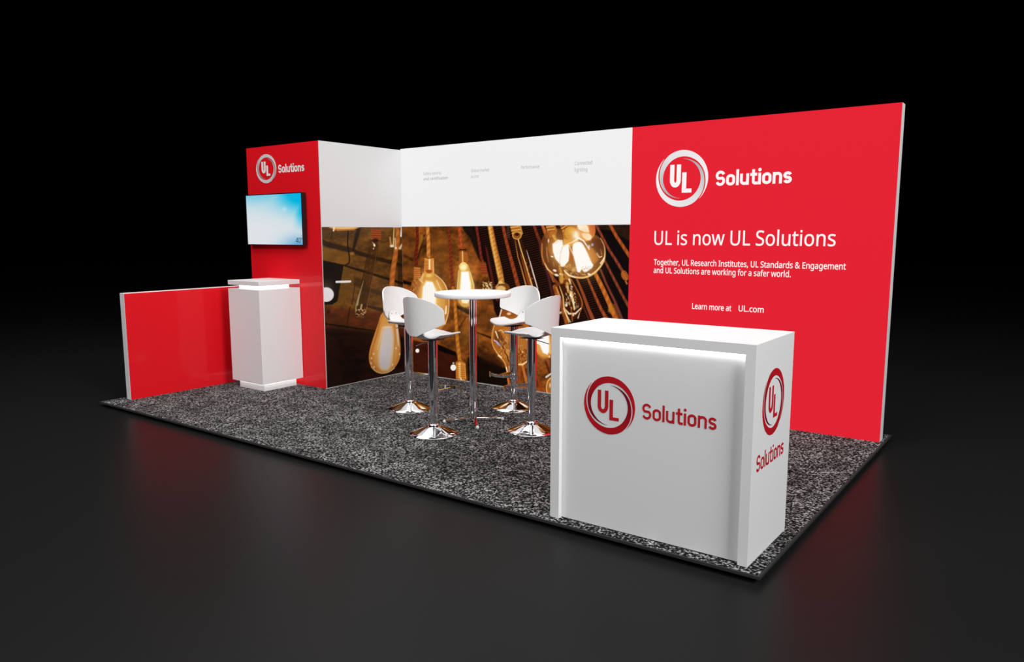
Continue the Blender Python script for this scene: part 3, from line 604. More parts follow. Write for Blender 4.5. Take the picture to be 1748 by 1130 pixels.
def paint_back(A, C):
    n = fbm(A.x/16-.2*A.y/16, A.y/12+A.x/60, 21); n2 = fbm(A.x/4, A.y/4, 31)
    A.c[:] = np.clip(np.array([118, 62, 21])*(.35+1.25*n)[:, None]*(.88+.24*n2)[:, None], 0, 255)/255
    # darker lower left timber, diagonal beam
    A.tile(750, 500, 6.85)
    A.poly([(-500, 520), (0, 610), (190, 700), (250, 760), (330, 1200), (-500, 1200)], (44, 12, 8), .85, 1.2)
    A.poly([(-90, 560), (0, 610), (195, 690), (195, 740), (60, 700), (-90, 640)], (8, 4, 4), .85, 1)
    A.poly([(430, 720), (560, 790), (760, 870), (900, 880), (900, 1140), (330, 1140), (330, 760)], (10, 6, 5), .9, 2.5)
    A.line([(200, 160), (340, 220)], [30, 60], (20, 10, 8), .85, 1.2)
    A.line([(430, 460), (620, 530)], [18, 26], (26, 12, 6), .8, 1)
    A.line([(310, 280), (230, 420)], 20, (44, 22, 8), .6, 1.2)
    A.poly([(440, 640), (640, 720), (760, 830), (700, 880), (500, 800)], (38, 16, 8), .7, 3)
    A.glow(320, 480, 130, 110, (150, 96, 34), .5)
    A.glow(540, 330, 140, 110, (128, 70, 26), .5)
    A.tile(680, 378, 8.557)
    A.poly([(55, 60), (260, 60), (240, 660), (55, 820)], (92, 54, 18), .4, 3)
    A.line([(60, 880), (180, 910)], 50, (8, 4, 3), .9, 1)
    A.line([(380, 200), (290, 520)], [20, 24], (40, 18, 8), .8, 1)
    A.poly([(330, 200), (380, 240), (300, 420), (270, 400)], (150, 104, 30), .7, 1.2)
    A.line([(90, 500), (200, 560)], 40, (34, 14, 8), .6, 2)
    A.glow(620, 420, 160, 260, (116, 70, 24), .55)
    # louvred dark metal on the right
    A.tile(800, 378, 8.557)
    A.poly([(-100, 40), (60, 60), (180, 480), (290, 760), (330, 960), (400, 1500), (1080, 1600), (2600, 1600), (2600, 40)], (24, 11, 9), 1, 1.2)
    i = np.where((A.x > 812) & (A.y < 560))[0]
    x, y = A.x[i], A.y[i]
    left = 812+(y-384)*.33
    q = np.sin((y+.26*(x-800))/3.9*2*PI*.98)
    reg = np.clip((x-left)/4, 0, 1)*np.clip((1000+(y-384)*.35-x)/14, 0, 1)
    A.mix(i, np.clip(q, 0, 1)*.62*reg*(.5+.7*n[i]), (78, 38, 24))
    A.mix(i, np.clip(-q, 0, 1)*.6*reg, (8, 4, 4))
    A.poly([(560, 60), (600, 60), (600, 260), (540, 240)], (120, 84, 70), .35, 2)
    A.poly([(-100, 60), (90, 60), (190, 600), (150, 560), (20, 250), (-60, 150)], (20, 12, 10), .9, 1.5)
    # far right near black
    A.tile(920, 378, 10.925)
    A.poly([(1080, 40), (1720, 40), (1720, 1960), (1550, 1960), (1300, 900)], (16, 12, 13), .75, 3)
    # cords, left to right
    A.tile(680, 378, 8.557)
    A.line([(275, 60), (278, 300), (255, 480), (265, 650)], [40, 38, 44, 40], (120, 34, 20), .95, .5, 8, (60, 14, 10))
    A.line([(735, 90), (765, 480), (780, 760), (810, 1000)], [26, 34, 36, 38], (142, 52, 26), 1, .5, 7, (84, 22, 14))
    A.line([(885, 60), (905, 220), (925, 410)], [50, 48, 42], (188, 84, 40), 1, .5, 9, (140, 48, 22))
    A.line([(1140, 70), (1180, 300), (1210, 520)], [34, 32, 36], (120, 40, 30), .95, .5, 8, (66, 18, 16))
    A.line([(425, 60), (440, 300), (440, 520)], [50, 52, 56], (226, 142, 62), 1, .5, 12, (150, 76, 26))
    # bulb 1 (far, behind)
    A.poly([(225, 820), (320, 810), (380, 960), (400, 1150), (330, 1250), (220, 1200), (180, 1020), (190, 900)], (150, 76, 26), .95, .8)
    A.specks([(225, 820), (320, 810), (390, 1000), (340, 1200), (190, 1000)], [(220, 150, 70), (240, 200, 130), (110, 44, 16)], .8, 90, 1.8, 6, (.3, .8))
    A.poly([(228, 665), (320, 675), (325, 830), (222, 830)], (196, 110, 44), 1)
    for k in range(5): A.line([(225, 700+k*28), (322, 706+k*28)], 8, (110, 48, 16), .8)
    # bulb 2 big round with bright filaments
    A.poly([(380, 720), (520, 760), (640, 850), (720, 990), (745, 1150), (735, 1350), (680, 1520), (590, 1600), (420, 1640), (300, 1560), (250, 1350), (290, 1050), (340, 880)], (196, 122, 44), .95, .8)
    A.poly([(540, 860), (620, 900), (680, 1040), (690, 1250), (640, 1450), (540, 1500)], (214, 156, 80), .6, 2)
    A.line([(530, 770), (640, 850), (715, 985), (745, 1150), (735, 1350), (680, 1500)], [8, 10, 16, 10, 10, 16], (255, 226, 170), .85, .6)
    A.line([(560, 860), (600, 960), (650, 1040)], 14, (250, 230, 180), .7); A.line([(700, 1240), (690, 1340)], [20, 30], (255, 236, 200), .9)
    A.line([(370, 760), (330, 860), (360, 900)], [30, 40, 20], (236, 196, 124), .8, .8)
    A.glow(450, 1130, 170, 330, (255, 214, 130), .8)
    A.poly([(400, 860), (500, 880), (560, 1000), (560, 1380), (480, 1460), (360, 1440), (330, 1180), (350, 960)], (250, 220, 150), .9, 1.4)
    A.poly([(415, 880), (500, 890), (545, 1010), (535, 1360), (470, 1430), (370, 1400), (352, 1160), (365, 960)], (255, 252, 246), 1, 1.0)
    for k in range(5): A.line([(400+k*30, 930), (385+k*34, 1300)], 4, (236, 206, 160), .5)
    A.poly([(385, 525), (515, 525), (523, 800), (370, 770)], (222, 138, 58), 1)
    A.line([(455, 540), (455, 700)], 24, (255, 236, 180), .9); A.line([(510, 570), (514, 780)], 10, (250, 200, 140), .8)
    for k in range(7): A.line([(388, 580+k*22), (436, 582+k*22)], 7, (134, 66, 18), .8)
    A.line([(380, 520), (450, 540), (515, 525)], 16, (70, 30, 12), .7)
    A.ell(448, 775, 72, 58, (222, 160, 66), 1, .6); A.ell(448, 730, 46, 26, (150, 60, 20), .8); A.ell(445, 790, 40, 22, (244, 206, 120), .8)
    # bulb 3 edison in front of the table
    A.poly([(890, 600), (1015, 600), (1060, 760), (1110, 940), (1115, 1100), (1060, 1230), (960, 1260), (880, 1200), (855, 1050), (865, 900), (885, 720)], (206, 150, 62), 1, .7)
    A.line([(880, 720), (865, 900), (858, 1020)], 10, (250, 226, 150), .8); A.line([(1050, 740), (1100, 920), (1110, 1020)], [10, 16, 10], (250, 216, 140), .85)
    A.glow(980, 950, 110, 260, (255, 216, 130), .8)
    A.poly([(915, 730), (1030, 730), (1060, 900), (1070, 1100), (1010, 1200), (930, 1190), (895, 1050), (905, 900)], (255, 244, 206), .95, 1.2)
    A.poly([(930, 740), (1015, 735), (1045, 920), (1045, 1150), (940, 1150), (915, 950)], (255, 255, 255), 1, .9)
    A.poly([(893, 430), (1000, 445), (1018, 520), (1015, 620), (890, 620)], (150, 74, 26), 1)
    for k in range(7): A.line([(895, 455+k*22), (1012, 465+k*22)], 7, (214, 136, 56), .75)
    A.line([(936, 440), (940, 600)], 20, (246, 206, 120), .8)
    A.line([(900, 412), (985, 412)], 20, (40, 14, 10), .8)
    A.ell(950, 660, 62, 66, (246, 214, 120), 1, .6); A.ell(950, 668, 40, 40, (255, 244, 196), .9, 1)
    # cord with brass socket under the table
    A.tile(750, 500, 6.85)
    A.line([(160, -60), (182, 120), (195, 350), (210, 560), (235, 770)], [34, 36, 38, 40, 44], (208, 128, 44), 1, .5, 10, (148, 80, 22))
    A.poly([(190, 810), (240, 770), (300, 815), (310, 1010), (280, 1030), (195, 1005)], (206, 128, 46), 1)
    A.line([(235, 830), (240, 990)], 26, (250, 214, 130), .85); A.line([(300, 830), (306, 1000)], 8, (240, 180, 90), .8)
    for k in range(7): A.line([(198, 850+k*24), (300, 856+k*24)], 7, (136, 66, 16), .75)
    A.line([(190, 812), (240, 790), (300, 818)], 12, (110, 50, 14), .7)
    A.line([(250, 1000), (262, 1030)], 12, (255, 244, 220), .9)
    A.ell(163, 873, 33, 36, (246, 246, 240), 1, .5); A.ell(165, 822, 12, 12, (200, 196, 190), .9)
    A.tile(680, 560, 8.07)
    A.ell(262, 312, 26, 28, (246, 244, 240), 1, .5)
    A.tile(800, 378, 8.557)
    # small dark cord and socket
    A.line([(110, 70), (150, 300), (190, 560)], [34, 36, 34], (130, 44, 32), .95, .5, 8, (70, 20, 18))
    A.line([(255, 380), (300, 620), (370, 960), (420, 1150)], [22, 34, 40, 40], (86, 28, 22), .95, .6)
    A.poly([(170, 600), (245, 590), (270, 700), (265, 770), (180, 770)], (134, 54, 26), .95)
    for k in range(4): A.line([(172, 630+k*34), (262, 625+k*34)], 8, (196, 96, 44), .6)
    # thick golden rope
    A.line([(310, 50), (350, 280), (400, 500), (445, 700), (480, 880)], [70, 78, 84, 90, 80], (226, 154, 66), 1, .6, 7, (166, 92, 28))
    A.line([(300, 60), (345, 330), (395, 580), (440, 800)], 22, (250, 200, 110), .6, .8)
    A.line([(345, 60), (395, 300), (435, 540), (490, 760)], 16, (150, 70, 24), .6, .8)
    A.ell(490, 970, 110, 80, (120, 66, 24), .95); A.ell(470, 985, 70, 46, (236, 196, 124), .9, 1); A.line([(400, 960), (440, 905), (520, 900)], 14, (230, 180, 100), .8)
    A.ell(465, 890, 34, 20, (240, 200, 120), .9)
    A.specks([(210, 880), (340, 880), (340, 1000), (210, 1000)], [(240, 196, 110), (255, 236, 180)], .95, 50, 2.0, 8, (.4, .5))
    # brown cord
    A.line([(500, 60), (545, 280), (610, 520), (680, 780), (725, 950), (760, 1100)], [40, 44, 50, 58, 60, 60], (160, 70, 32), 1, .5, 10, (108, 36, 18))
    # slim clear bulb with long lines
    A.poly([(640, 260), (770, 250), (850, 500), (1010, 980), (900, 1000), (830, 950), (720, 560)], (60, 26, 12), .75, 1.2)
    A.line([(680, 280), (720, 520), (780, 720), (840, 940)], [6, 12, 16, 20], (206, 140, 66), .85)
    A.line([(720, 250), (760, 400), (830, 620), (880, 780), (925, 945)], [20, 16, 18, 22, 30], (236, 186, 104), .95)
    A.line([(760, 480), (850, 800), (900, 950)], [10, 40, 50], (160, 76, 30), .7)
    A.line([(845, 420), (900, 600), (950, 780), (1010, 985)], [5, 14, 18, 14], (238, 220, 206), .95)
    A.specks([(820, 500), (880, 540), (960, 900), (880, 880)], [(196, 110, 52), (120, 50, 24)], .7, 50, 2.0, 9, (.3, .8))
    A.poly([(600, 50), (755, 50), (790, 180), (740, 260), (660, 250), (630, 160)], (196, 124, 48), 1)
    for k in range(6): A.line([(608+k*4, 68+k*22), (735+k*5, 50+k*22)], 8, (250, 206, 120) if k % 2 else (120, 60, 18), .8)
    A.ell(705, 205, 64, 56, (150, 84, 32), 1); A.ell(705, 205, 62, 54, (236, 180, 96), .9, .5, 0, 10); A.ell(705, 190, 34, 22, (30, 14, 8), .8, .8)
    A.line([(760, 60), (788, 180)], 8, (226, 170, 90), .8)
    # cords near the globe
    A.line([(955, 60), (1010, 220), (1060, 340), (1090, 620)], [40, 44, 40, 30], (130, 52, 28), 1, .5, 9, (80, 24, 16))
    A.tile(920, 378, 10.925)
    A.line([(0, 330), (60, 700), (170, 960), (230, 1300), (300, 1500)], [30, 40, 50, 44, 60], (78, 34, 34), .9, 1)
    A.line([(200, 930), (280, 1110)], [50, 60], (166, 84, 40), .9, .7)
    A.line([(60, 60), (150, 280)], [50, 70], (190, 96, 44), .95, .6)
    A.line([(1060, 60), (1200, 320), (1290, 500), (1440, 730), (1560, 930)], [40, 46, 48, 52, 50], (150, 66, 44), 1, .5, 12, (96, 36, 26))
    A.line([(1320, 50), (1440, 270), (1560, 450), (1690, 650)], [54, 60, 62, 66], (184, 88, 36), 1, .5, 12, (128, 52, 20))
    A.line([(1150, 900), (1250, 1150), (1420, 1500), (1560, 1850)], [36, 40, 44, 50], (120, 56, 44), .95, .6)
    A.line([(1230, 740), (1420, 1110), (1560, 1380), (1690, 1620)], [40, 50, 50, 54], (142, 66, 40), 1, .5, 12, (92, 34, 22))
    A.line([(1045, 960), (1180, 1230), (1300, 1500), (1390, 1700), (1450, 1850)], [60, 80, 84, 96, 90], (214, 118, 46), 1, .5, 13, (146, 66, 20))
    A.poly([(1290, 1530), (1400, 1620), (1340, 1720), (1290, 1680)], (190, 122, 40), .8, 1.4)
    A.line([(1400, 1560), (1480, 1800)], 60, (150, 76, 30), .6, 1)
    A.line([(900, 1040), (1040, 1370), (1150, 1620), (1250, 1800)], [36, 50, 56, 70], (168, 80, 40), 1, .5, 12, (112, 44, 24))
    A.line([(710, 1080), (830, 1370), (920, 1620), (1010, 1830)], [36, 54, 60, 70], (144, 66, 36), 1, .6)
    A.line([(800, 1520), (930, 1820)], 30, (84, 36, 22), .9)
    A.ell(1600, 1010, 62, 100, (176, 92, 36), .98, .7, -22); A.line([(1560, 950), (1640, 1080)], 16, (216, 140, 60), .7)
    for k in range(5): A.line([(1560+k*16, 970+k*32), (1625+k*14, 945+k*32)], 9, (120, 56, 22), .7)
    A.line([(1620, 1120), (1640, 1160)], 34, (196, 116, 50), .8)
    # second row bulb under the globe
    A.poly([(420, 980), (560, 980), (640, 1100), (760, 1350), (820, 1530), (790, 1680), (720, 1800), (600, 1860), (470, 1780), (420, 1500), (400, 1200)], (66, 28, 12), .92, .9)
    A.line([(600, 1080), (720, 1290), (812, 1500), (800, 1600), (770, 1680)], [14, 16, 22, 22, 14], (196, 110, 48), .85, .7)
    A.line([(400, 900), (420, 1090), (560, 1100), (500, 980)], 90, (196, 128, 52), .8, 1)
    A.ell(505, 1130, 60, 50, (120, 56, 20), .9, .8); A.line([(560, 1080), (600, 1170)], [30, 14], (255, 236, 200), .9)
    A.line([(590, 1330), (640, 1500), (660, 1640)], [60, 36, 26], (246, 214, 130), .95, .7); A.ell(605, 1380, 34, 30, (255, 244, 210), .9)
    A.line([(525, 1160), (545, 1320)], [50, 30], (226, 170, 90), .85, .8)
    A.specks([(500, 1100), (600, 1150), (760, 1600), (620, 1640), (500, 1600)], [(250, 214, 140), (190, 120, 50), (255, 240, 210)], .9, 130, 2.0, 11, (.2, .6))
    A.line([(490, 1640), (560, 1720), (680, 1720), (780, 1620)], [20, 34, 34, 20], (255, 232, 186), .9, .6)
    A.line([(600, 1630), (625, 1860)], 20, (190, 110, 50), .7); A.line([(730, 1800), (760, 1700)], [26, 10], (250, 220, 160), .8)
    # left neighbour bulb, streaks
    A.line([(300, 1220), (360, 1420), (440, 1620), (520, 1900)], [90, 100, 80, 70], (176, 94, 36), .95, .8, 16, (104, 44, 16))
    A.line([(380, 1200), (450, 1400), (470, 1620), (560, 1880)], [16, 24, 30, 22], (244, 190, 110), .9, .6)
    A.line([(460, 1620), (520, 1760), (590, 1880)], [14, 20, 14], (255, 226, 170), .85)
    A.line([(320, 1230), (390, 1400)], 24, (230, 150, 66), .8); A.ell(510, 1560, 24, 30, (255, 240, 220), .85)
    A.line([(290, 1090), (370, 1180)], [50, 60], (130, 58, 28), .9)
    A.ell(640, 1750, 16, 18, (255, 230, 200), .9); A.ell(400, 1700, 24, 22, (250, 226, 190), .85)
    # globe
    A.ell(330, 560, 300, 440, (120, 62, 26), .72, .9, -8)
    A.poly([(640, 300), (830, 200), (1050, 240), (1180, 330), (1240, 480), (1230, 660), (1160, 830), (1050, 960), (900, 1050), (760, 1070), (600, 1020), (470, 920), (420, 700)], (130, 70, 28), .85, .9)
    A.line([(60, 420), (50, 620), (100, 790), (210, 950), (330, 1010)], [16, 22, 26, 34, 20], (206, 124, 54), .9, .7)
    A.line([(140, 480), (150, 620), (180, 760)], [10, 16, 8], (226, 160, 90), .7); A.line([(110, 780), (160, 890), (250, 960)], [10, 22, 10], (250, 206, 140), .9)
    A.line([(470, 910), (560, 1010), (720, 1050), (860, 1050), (1010, 980), (1120, 880), (1210, 740), (1235, 600), (1225, 460), (1150, 320)], [22, 34, 34, 32, 40, 34, 36, 18, 14, 14], (246, 202, 130), .95, .6)
    A.line([(480, 930), (560, 1010), (680, 1045)], 14, (255, 250, 236), .9); A.line([(1150, 780), (1215, 680)], [26, 18], (255, 240, 214), .9); A.line([(1090, 620), (1130, 670), (1170, 650)], 18, (255, 240, 200), .9)
    A.poly([(1000, 320), (1150, 330), (1210, 460), (1180, 620), (1080, 560), (960, 440)], (86, 44, 26), .8, 1.5)
    A.poly([(880, 480), (1000, 500), (1100, 640), (1110, 720), (1020, 800), (940, 700)], (186, 110, 44), .8, 1.5)
    A.ell(995, 435, 24, 26, (168, 164, 220), .9, .8); A.ell(935, 470, 22, 30, (226, 226, 240), .8, .8); A.ell(1085, 600, 16, 16, (150, 170, 200), .8)
    A.line([(1150, 520), (1170, 610)], [10, 18], (222, 150, 84), .7)
    A.poly([(560, 790), (700, 860), (690, 960), (560, 900), (480, 840)], (206, 146, 70), .8, 1)
    A.specks([(480, 780), (700, 840), (1000, 860), (900, 1000), (600, 980), (470, 880)], [(250, 220, 160), (120, 60, 20), (60, 24, 10)], .85, 150, 2.0, 14, (.7, .4))
    A.poly([(170, 300), (330, 300), (420, 380), (300, 560), (230, 640), (160, 520)], (146, 80, 30), .75, 1.5)
    # sockets above
    A.poly([(120, 60), (300, 60), (340, 180), (320, 280), (200, 300), (150, 180)], (186, 114, 42), 1)
    for k in range(5): A.line([(130+k*10, 80+k*26), (250+k*12, 66+k*26)], 12, (244, 200, 100) if k % 2 else (110, 56, 18), .8)
    A.ell(255, 220, 76, 60, (176, 96, 36), .95, .6); A.ell(255, 220, 74, 58, (90, 36, 14), .6, .5, 0, 8)
    A.line([(270, 270), (310, 340)], 50, (226, 170, 60), .8, 1); A.ell(178, 360, 12, 34, (255, 236, 220), .95, .6)
    A.poly([(380, 50), (700, 50), (720, 300), (660, 420), (480, 420), (440, 200)], (184, 104, 36), 1, .8)
    for k in range(5): A.line([(400+k*16, 110+k*24), (500+k*10, 60+k*20)], 14, (240, 190, 90) if k % 2 else (90, 44, 14), .8)
    A.ell(590, 215, 128, 136, (206, 134, 44), 1, .7); A.ell(590, 215, 124, 132, (110, 50, 18), .75, .5, 0, 10); A.glow(600, 180, 80, 70, (240, 190, 80), .7)
    A.poly([(460, 330), (720, 330), (760, 420), (560, 470), (440, 460)], (220, 150, 60), .9, 1.2)
    # right round lit bulb on top
    A.ell(870, 170, 182, 200, (214, 128, 54), 1, .7); A.ell(985, 160, 60, 110, (196, 84, 34), .8, 1.2)
    A.poly([(700, 46), (880, 46), (920, 110), (940, 200), (850, 200), (740, 150)], (255, 255, 252), 1, 1.0)
    A.poly([(790, 220), (930, 210), (985, 280), (960, 350), (890, 350), (820, 300)], (255, 252, 238), .95, 1.2)
    A.line([(740, 150), (850, 210), (1000, 240)], 8, (196, 120, 50), .7)
    # filament flares
    A.glow(380, 580, 190, 280, (250, 190, 100), .75, -10); A.glow(800, 660, 230, 330, (252, 196, 110), .75, -22); A.glow(860, 200, 150, 170, (252, 190, 110), .5)
    A.poly([(250, 420), (350, 340), (440, 350), (450, 470), (400, 600), (390, 800), (300, 690), (260, 560)], (255, 250, 240), 1, 1.0)
    A.poly([(450, 460), (550, 420), (570, 600), (550, 740), (470, 840), (400, 830), (380, 700), (400, 560)], (255, 250, 240), 1, 1.0)
    A.poly([(640, 400), (780, 370), (850, 470), (920, 620), (980, 760), (1030, 830), (900, 940), (830, 940), (800, 880), (760, 960), (710, 940), (680, 780), (640, 640), (620, 500)], (255, 252, 246), 1, 1.0)
    A.poly([(575, 480), (640, 640), (640, 780), (570, 740)], (176, 98, 40), .85, 1)
    A.line([(400, 640), (385, 760), (430, 850)], 8, (220, 160, 100), .6); A.line([(440, 470), (400, 600)], 7, (200, 130, 70), .7)
    A.glow(690, 260, 70, 90, (255, 250, 230), .95); A.line([(690, 200), (710, 330), (640, 380), (460, 450)], [30, 50, 24, 10], (255, 240, 200), .8, .8)
    A.line([(720, 300), (830, 360), (940, 520)], [40, 26, 16], (255, 250, 235), .9, .6); A.line([(560, 440), (600, 540), (650, 640)], [16, 14, 20], (255, 240, 210), .85)
    for k in range(6): A.line([(270+k*32, 420-k*6), (320+k*20, 350)], 7, (226, 170, 100), .6)
    for k in range(7): A.line([(800+k*22, 870+(k % 3)*18), (830+k*24, 840+(k % 2)*40)], 6, (170, 110, 60), .6)
    for x, y, a_, b_ in [(295, 915, 36, 20), (330, 1000, 40, 20), (415, 985, 36, 20), (245, 655, 26, 14), (430, 820, 30, 24), (935, 985, 30, 18)]: A.ell(x, y, a_, b_, (255, 244, 226), .95, .6, 20)
    A.line([(270, 760), (280, 840)], 8, (230, 180, 120), .7)
    A.line([(380, 830), (430, 1010), (420, 1130)], [30, 50, 70], (220, 156, 60), .75, 1)
    # lower right bulbs behind the stools
    A.tile(835, 560, 9.827)
    A.line([(310, 780), (340, 960), (350, 1080)], [40, 50, 50], (176, 90, 40), .95); A.line([(300, 800), (330, 960)], 10, (220, 140, 70), .8)
    A.line([(520, 640), (500, 900), (540, 1080)], 40, (150, 70, 26), .9); A.line([(560, 630), (600, 800), (640, 950)], [40, 44, 44], (196, 110, 44), .95)
    A.line([(800, 800), (850, 950), (890, 1080)], [26, 40, 50], (150, 56, 24), .9)
    A.line([(950, 560), (1000, 720), (1040, 800)], 30, (80, 26, 16), .9); A.line([(1020, 520), (1060, 760)], 30, (100, 36, 20), .9)
    A.line([(960, 820), (1040, 765)], [36, 30], (226, 214, 200), .95, .6)
    A.ell(1060, 1000, 100, 170, (170, 100, 40), .9, 1); A.ell(1060, 1000, 98, 165, (240, 190, 110), .9, .6, 0, 16); A.ell(1020, 960, 14, 40, (250, 220, 150), .8)
    # faceted bulb
    fb = [(90, -160), (230, -230), (420, -260), (600, -180), (690, 0), (690, 200), (660, 480), (620, 580), (500, 625), (430, 520), (350, 560), (350, 740), (300, 770), (285, 640), (250, 560), (160, 460), (40, 270), (50, 60)]
    A.poly(fb, (172, 98, 34), 1, .7)
    A.poly([(90, 60), (200, 20), (300, 240), (280, 380), (160, 260), (80, 230)], (104, 54, 24), .85, 1.6)
    A.poly([(160, 20), (330, 0), (340, 230), (260, 220)], (196, 124, 52), .7, 1.4)
    A.poly([(240, 300), (350, 380), (350, 560), (300, 480)], (214, 144, 62), .8, 1)
    A.line([(110, -100), (50, 60), (40, 270), (160, 460), (260, 570), (290, 680)], [10, 12, 12, 20, 14, 12], (238, 176, 92), .95, .6)
    A.line([(110, 60), (150, 170)], [24, 14], (255, 236, 190), .9); A.line([(160, 50), (200, 30), (240, 80)], 18, (246, 196, 110), .8)
    A.line([(290, 150), (310, 300), (350, 400)], 12, (236, 176, 94), .8); A.line([(230, 320), (300, 470), (330, 560)], 22, (60, 26, 14), .8, .8)
    A.line([(160, 460), (200, 490)], 26, (255, 236, 190), .9, .6)
    A.line([(85, 205), (125, 230)], 24, (226, 190, 210), .9); A.line([(130, 240), (180, 285)], [30, 34], (160, 180, 228), .95)
    A.line([(285, 660), (310, 760)], 20, (255, 240, 206), .9); A.line([(330, 640), (345, 740)], 16, (244, 200, 140), .85); A.line([(310, 600), (325, 700)], 12, (120, 40, 20), .7)
    A.specks([(160, 200), (340, 180), (340, 520), (280, 540), (140, 380)], [(236, 176, 96), (120, 60, 24), (196, 120, 50)], .7, 120, 2.2, 17, (.3, .8))
    A.poly([(480, 120), (640, 110), (650, 460), (600, 580), (500, 610), (490, 300)], (184, 114, 44), .7, 2)
    A.poly([(570, 90), (640, 90), (650, 230), (620, 180)], (255, 250, 240), .95, 1)
    A.specks([(490, 360), (650, 360), (630, 580), (500, 600)], [(120, 54, 20), (224, 150, 70), (90, 40, 16)], .8, 120, 2.2, 18, (.1, .6))
    A.line([(500, 610), (560, 610), (635, 560)], [26, 34, 24], (250, 212, 140), .95, .6); A.line([(490, 300), (560, 290)], 7, (220, 196, 160), .7)
    A.ell(560, 400, 14, 16, (236, 200, 150), .8)
    # bright bulb between stool and counter
    A.ell(930, 290, 150, 220, (206, 130, 50), 1, .8)
    A.line([(800, 420), (880, 490), (1000, 500), (1040, 470)], [14, 18, 16, 16], (170, 84, 30), .9, .7)
    A.glow(920, 260, 130, 200, (255, 206, 120), .75)
    A.poly([(800, 130), (1000, 90), (1010, 240), (1005, 400), (975, 450), (900, 410), (850, 280), (800, 260)], (255, 254, 250), 1, 1.1)
    A.line([(1015, 280), (1025, 420)], 24, (240, 190, 110), .85); A.ell(1010, 480, 16, 16, (255, 226, 170), .9)
    # bulb edge above the seat and gap under the back rest
    A.tile(860, 480, 10.27)
    A.poly([(-60, 480), (200, 520), (190, 620), (-60, 640)], (150, 80, 30), .9, 1.5); A.ell(90, 570, 36, 24, (250, 206, 150), .9, .8)
    A.line([(-40, 500), (-75, 620)], 22, (246, 226, 190), .9)

def mural(name, axis, u0, u1, v0, v1, step, painter, m, parent, place):
    nu, nv = int((u1-u0)/step), int((v1-v0)/step)
    us, vs = np.linspace(u0, u1, nu+1), np.linspace(v0, v1, nv+1)
    U, Vv = np.meshgrid(us, vs); U, Vv = U.ravel(), Vv.ravel()
    X = np.array([axis(u, v) for u, v in ((0, 0), (1, 0), (0, 1))], float)
    W = X[0]+np.outer(U, X[1]-X[0])+np.outer(Vv, X[2]-X[0])
    px, py = to_px(W)
    img = np.zeros((len(U), 3)); A = Paint(px, py, img); painter(A, img)
    idx = np.arange((nu+1)*(nv+1)).reshape(nv+1, nu+1)
    F = np.stack([idx[:-1, :-1].ravel(), idx[:-1, 1:].ravel(), idx[1:, 1:].ravel(), idx[1:, :-1].ravel()], 1)
    me = bpy.data.meshes.new(name); me.from_pydata((W-np.array(parent.location)).tolist(), [], F.tolist()); me.update()
    me.materials.append(m); o = bpy.data.objects.new(name, me); COL.objects.link(o); o.parent = parent
    set_col(o, np.clip(A.c, 0, 1)); return o
MT = ZM
ml = mural('mural_panel', lambda u, v: (u, 0.0, v), 0.0015, XJ-.003, .009, MT-.002, .0045, paint_back, M_mural_lit, wl, None)
ml['label'] = 'printed picture of hanging filament light bulbs'
ms = mural('mural_panel', lambda u, v: (-.0005, u, v), DY+.004, -.0015, .007, MT-.009, .0045, paint_side, M_mural, tw, None)
ms['label'] = 'printed picture of hanging filament light bulbs'
v, f = box(0.0, XJ-.002, -.003, P-.0005, 0, .009); link('base_rail', v, f, M_edge, wl)
v, f = box(-.003, .002, DY+.004, -.003, 0, .006); link('base_rail', S(tw, v), f, M_edge, tw)

# ------------------------------------------------------------------ counter
ax0, ax1, ay0, ay1, ah = 3.7024, 4.7952, -2.7034, -2.1358, 1.0475
ct = thing('reception_counter', 'white reception counter with red logos, at the front right of the carpet', 'counter', ((ax0+ax1)/2, (ay0+ay1)/2, 0))
ix0, ix1, iz = 3.758, 4.746, .998
rec = .029
V, F = boxes([(ax0, ix0, ay0, ay1, 0, iz), (ix1, ax1, ay0, ay1, 0, iz), (ax0, ax1, ay0, ay1, iz, ah)])
# single clean frame: outer faces as an extruded arch
def arch():
    pts = [(ax0, 0), (ax0, ah), (ax1, ah), (ax1, 0), (ix1, 0), (ix1, iz), (ix0, iz), (ix0, 0)]
    V = [(x, ay0, z) for x, z in pts]+[(x, ay1, z) for x, z in pts]; n = 8
    F = [(0, 7, 6, 1), (1, 6, 5, 2), (2, 5, 4, 3), (8, 9, 14, 15), (9, 10, 13, 14), (10, 11, 12, 13)]
    for i in range(8):
        j = (i+1) % 8; F.append((i, j, j+n, i+n))
    return V, F
V, F = arch(); o = link('frame', S(ct, V), F, M_white, ct)
bm = bmesh.new(); bm.from_mesh(o.data); bmesh.ops.recalc_face_normals(bm, faces=bm.faces); bm.to_mesh(o.data); bm.free(); bevel(o, .0012)
v, f = box(ix0, ix1, ay0+rec, ay0+rec+.018, .004, iz); link('front_panel', S(ct, v), f, M_white, ct)
v, f = box(ix0, ix1, ay1-.12, ay1-.10, .08, iz); link('rear_panel', S(ct, v), f, M_white, ct)
v, f = box(ix0+.002, ix1-.002, ay0+.006, ay0+rec-.010, iz-.005, iz-.0005)
link('led_strip', S(ct, v), f, M_led, ct)['label'] = 'glowing light strip under the counter top'
cx_, cy_ = ct.location.x, ct.location.y
CF = frame((-cx_, ay0+rec-cy_, 0), (1, 0, 0), (0, 0, 1), (0, -1, 0))
CS = frame((ax1-cx_, -cy_, 0), (0, 1, 0), (0, 0, 1), (1, 0, 0))
LD = .0012
# panel is recessed, so the print is measured on that plane
logo(4.041, .664, .148, .152, CF, 'red', ct, LD, .135)
wordmark('logo_lettering', 'Solutions', CF, 4.229, 4.613, .621, .702, .155, .10, M_print_red, ct, LD)
logo(-2.428, .740, .162, .162, CS, 'red', ct, LD, .135)
wordmark('logo_lettering', 'Solutions', CS, -2.640, -2.232, .438, .520, .150, .10, M_print_red, ct, LD)

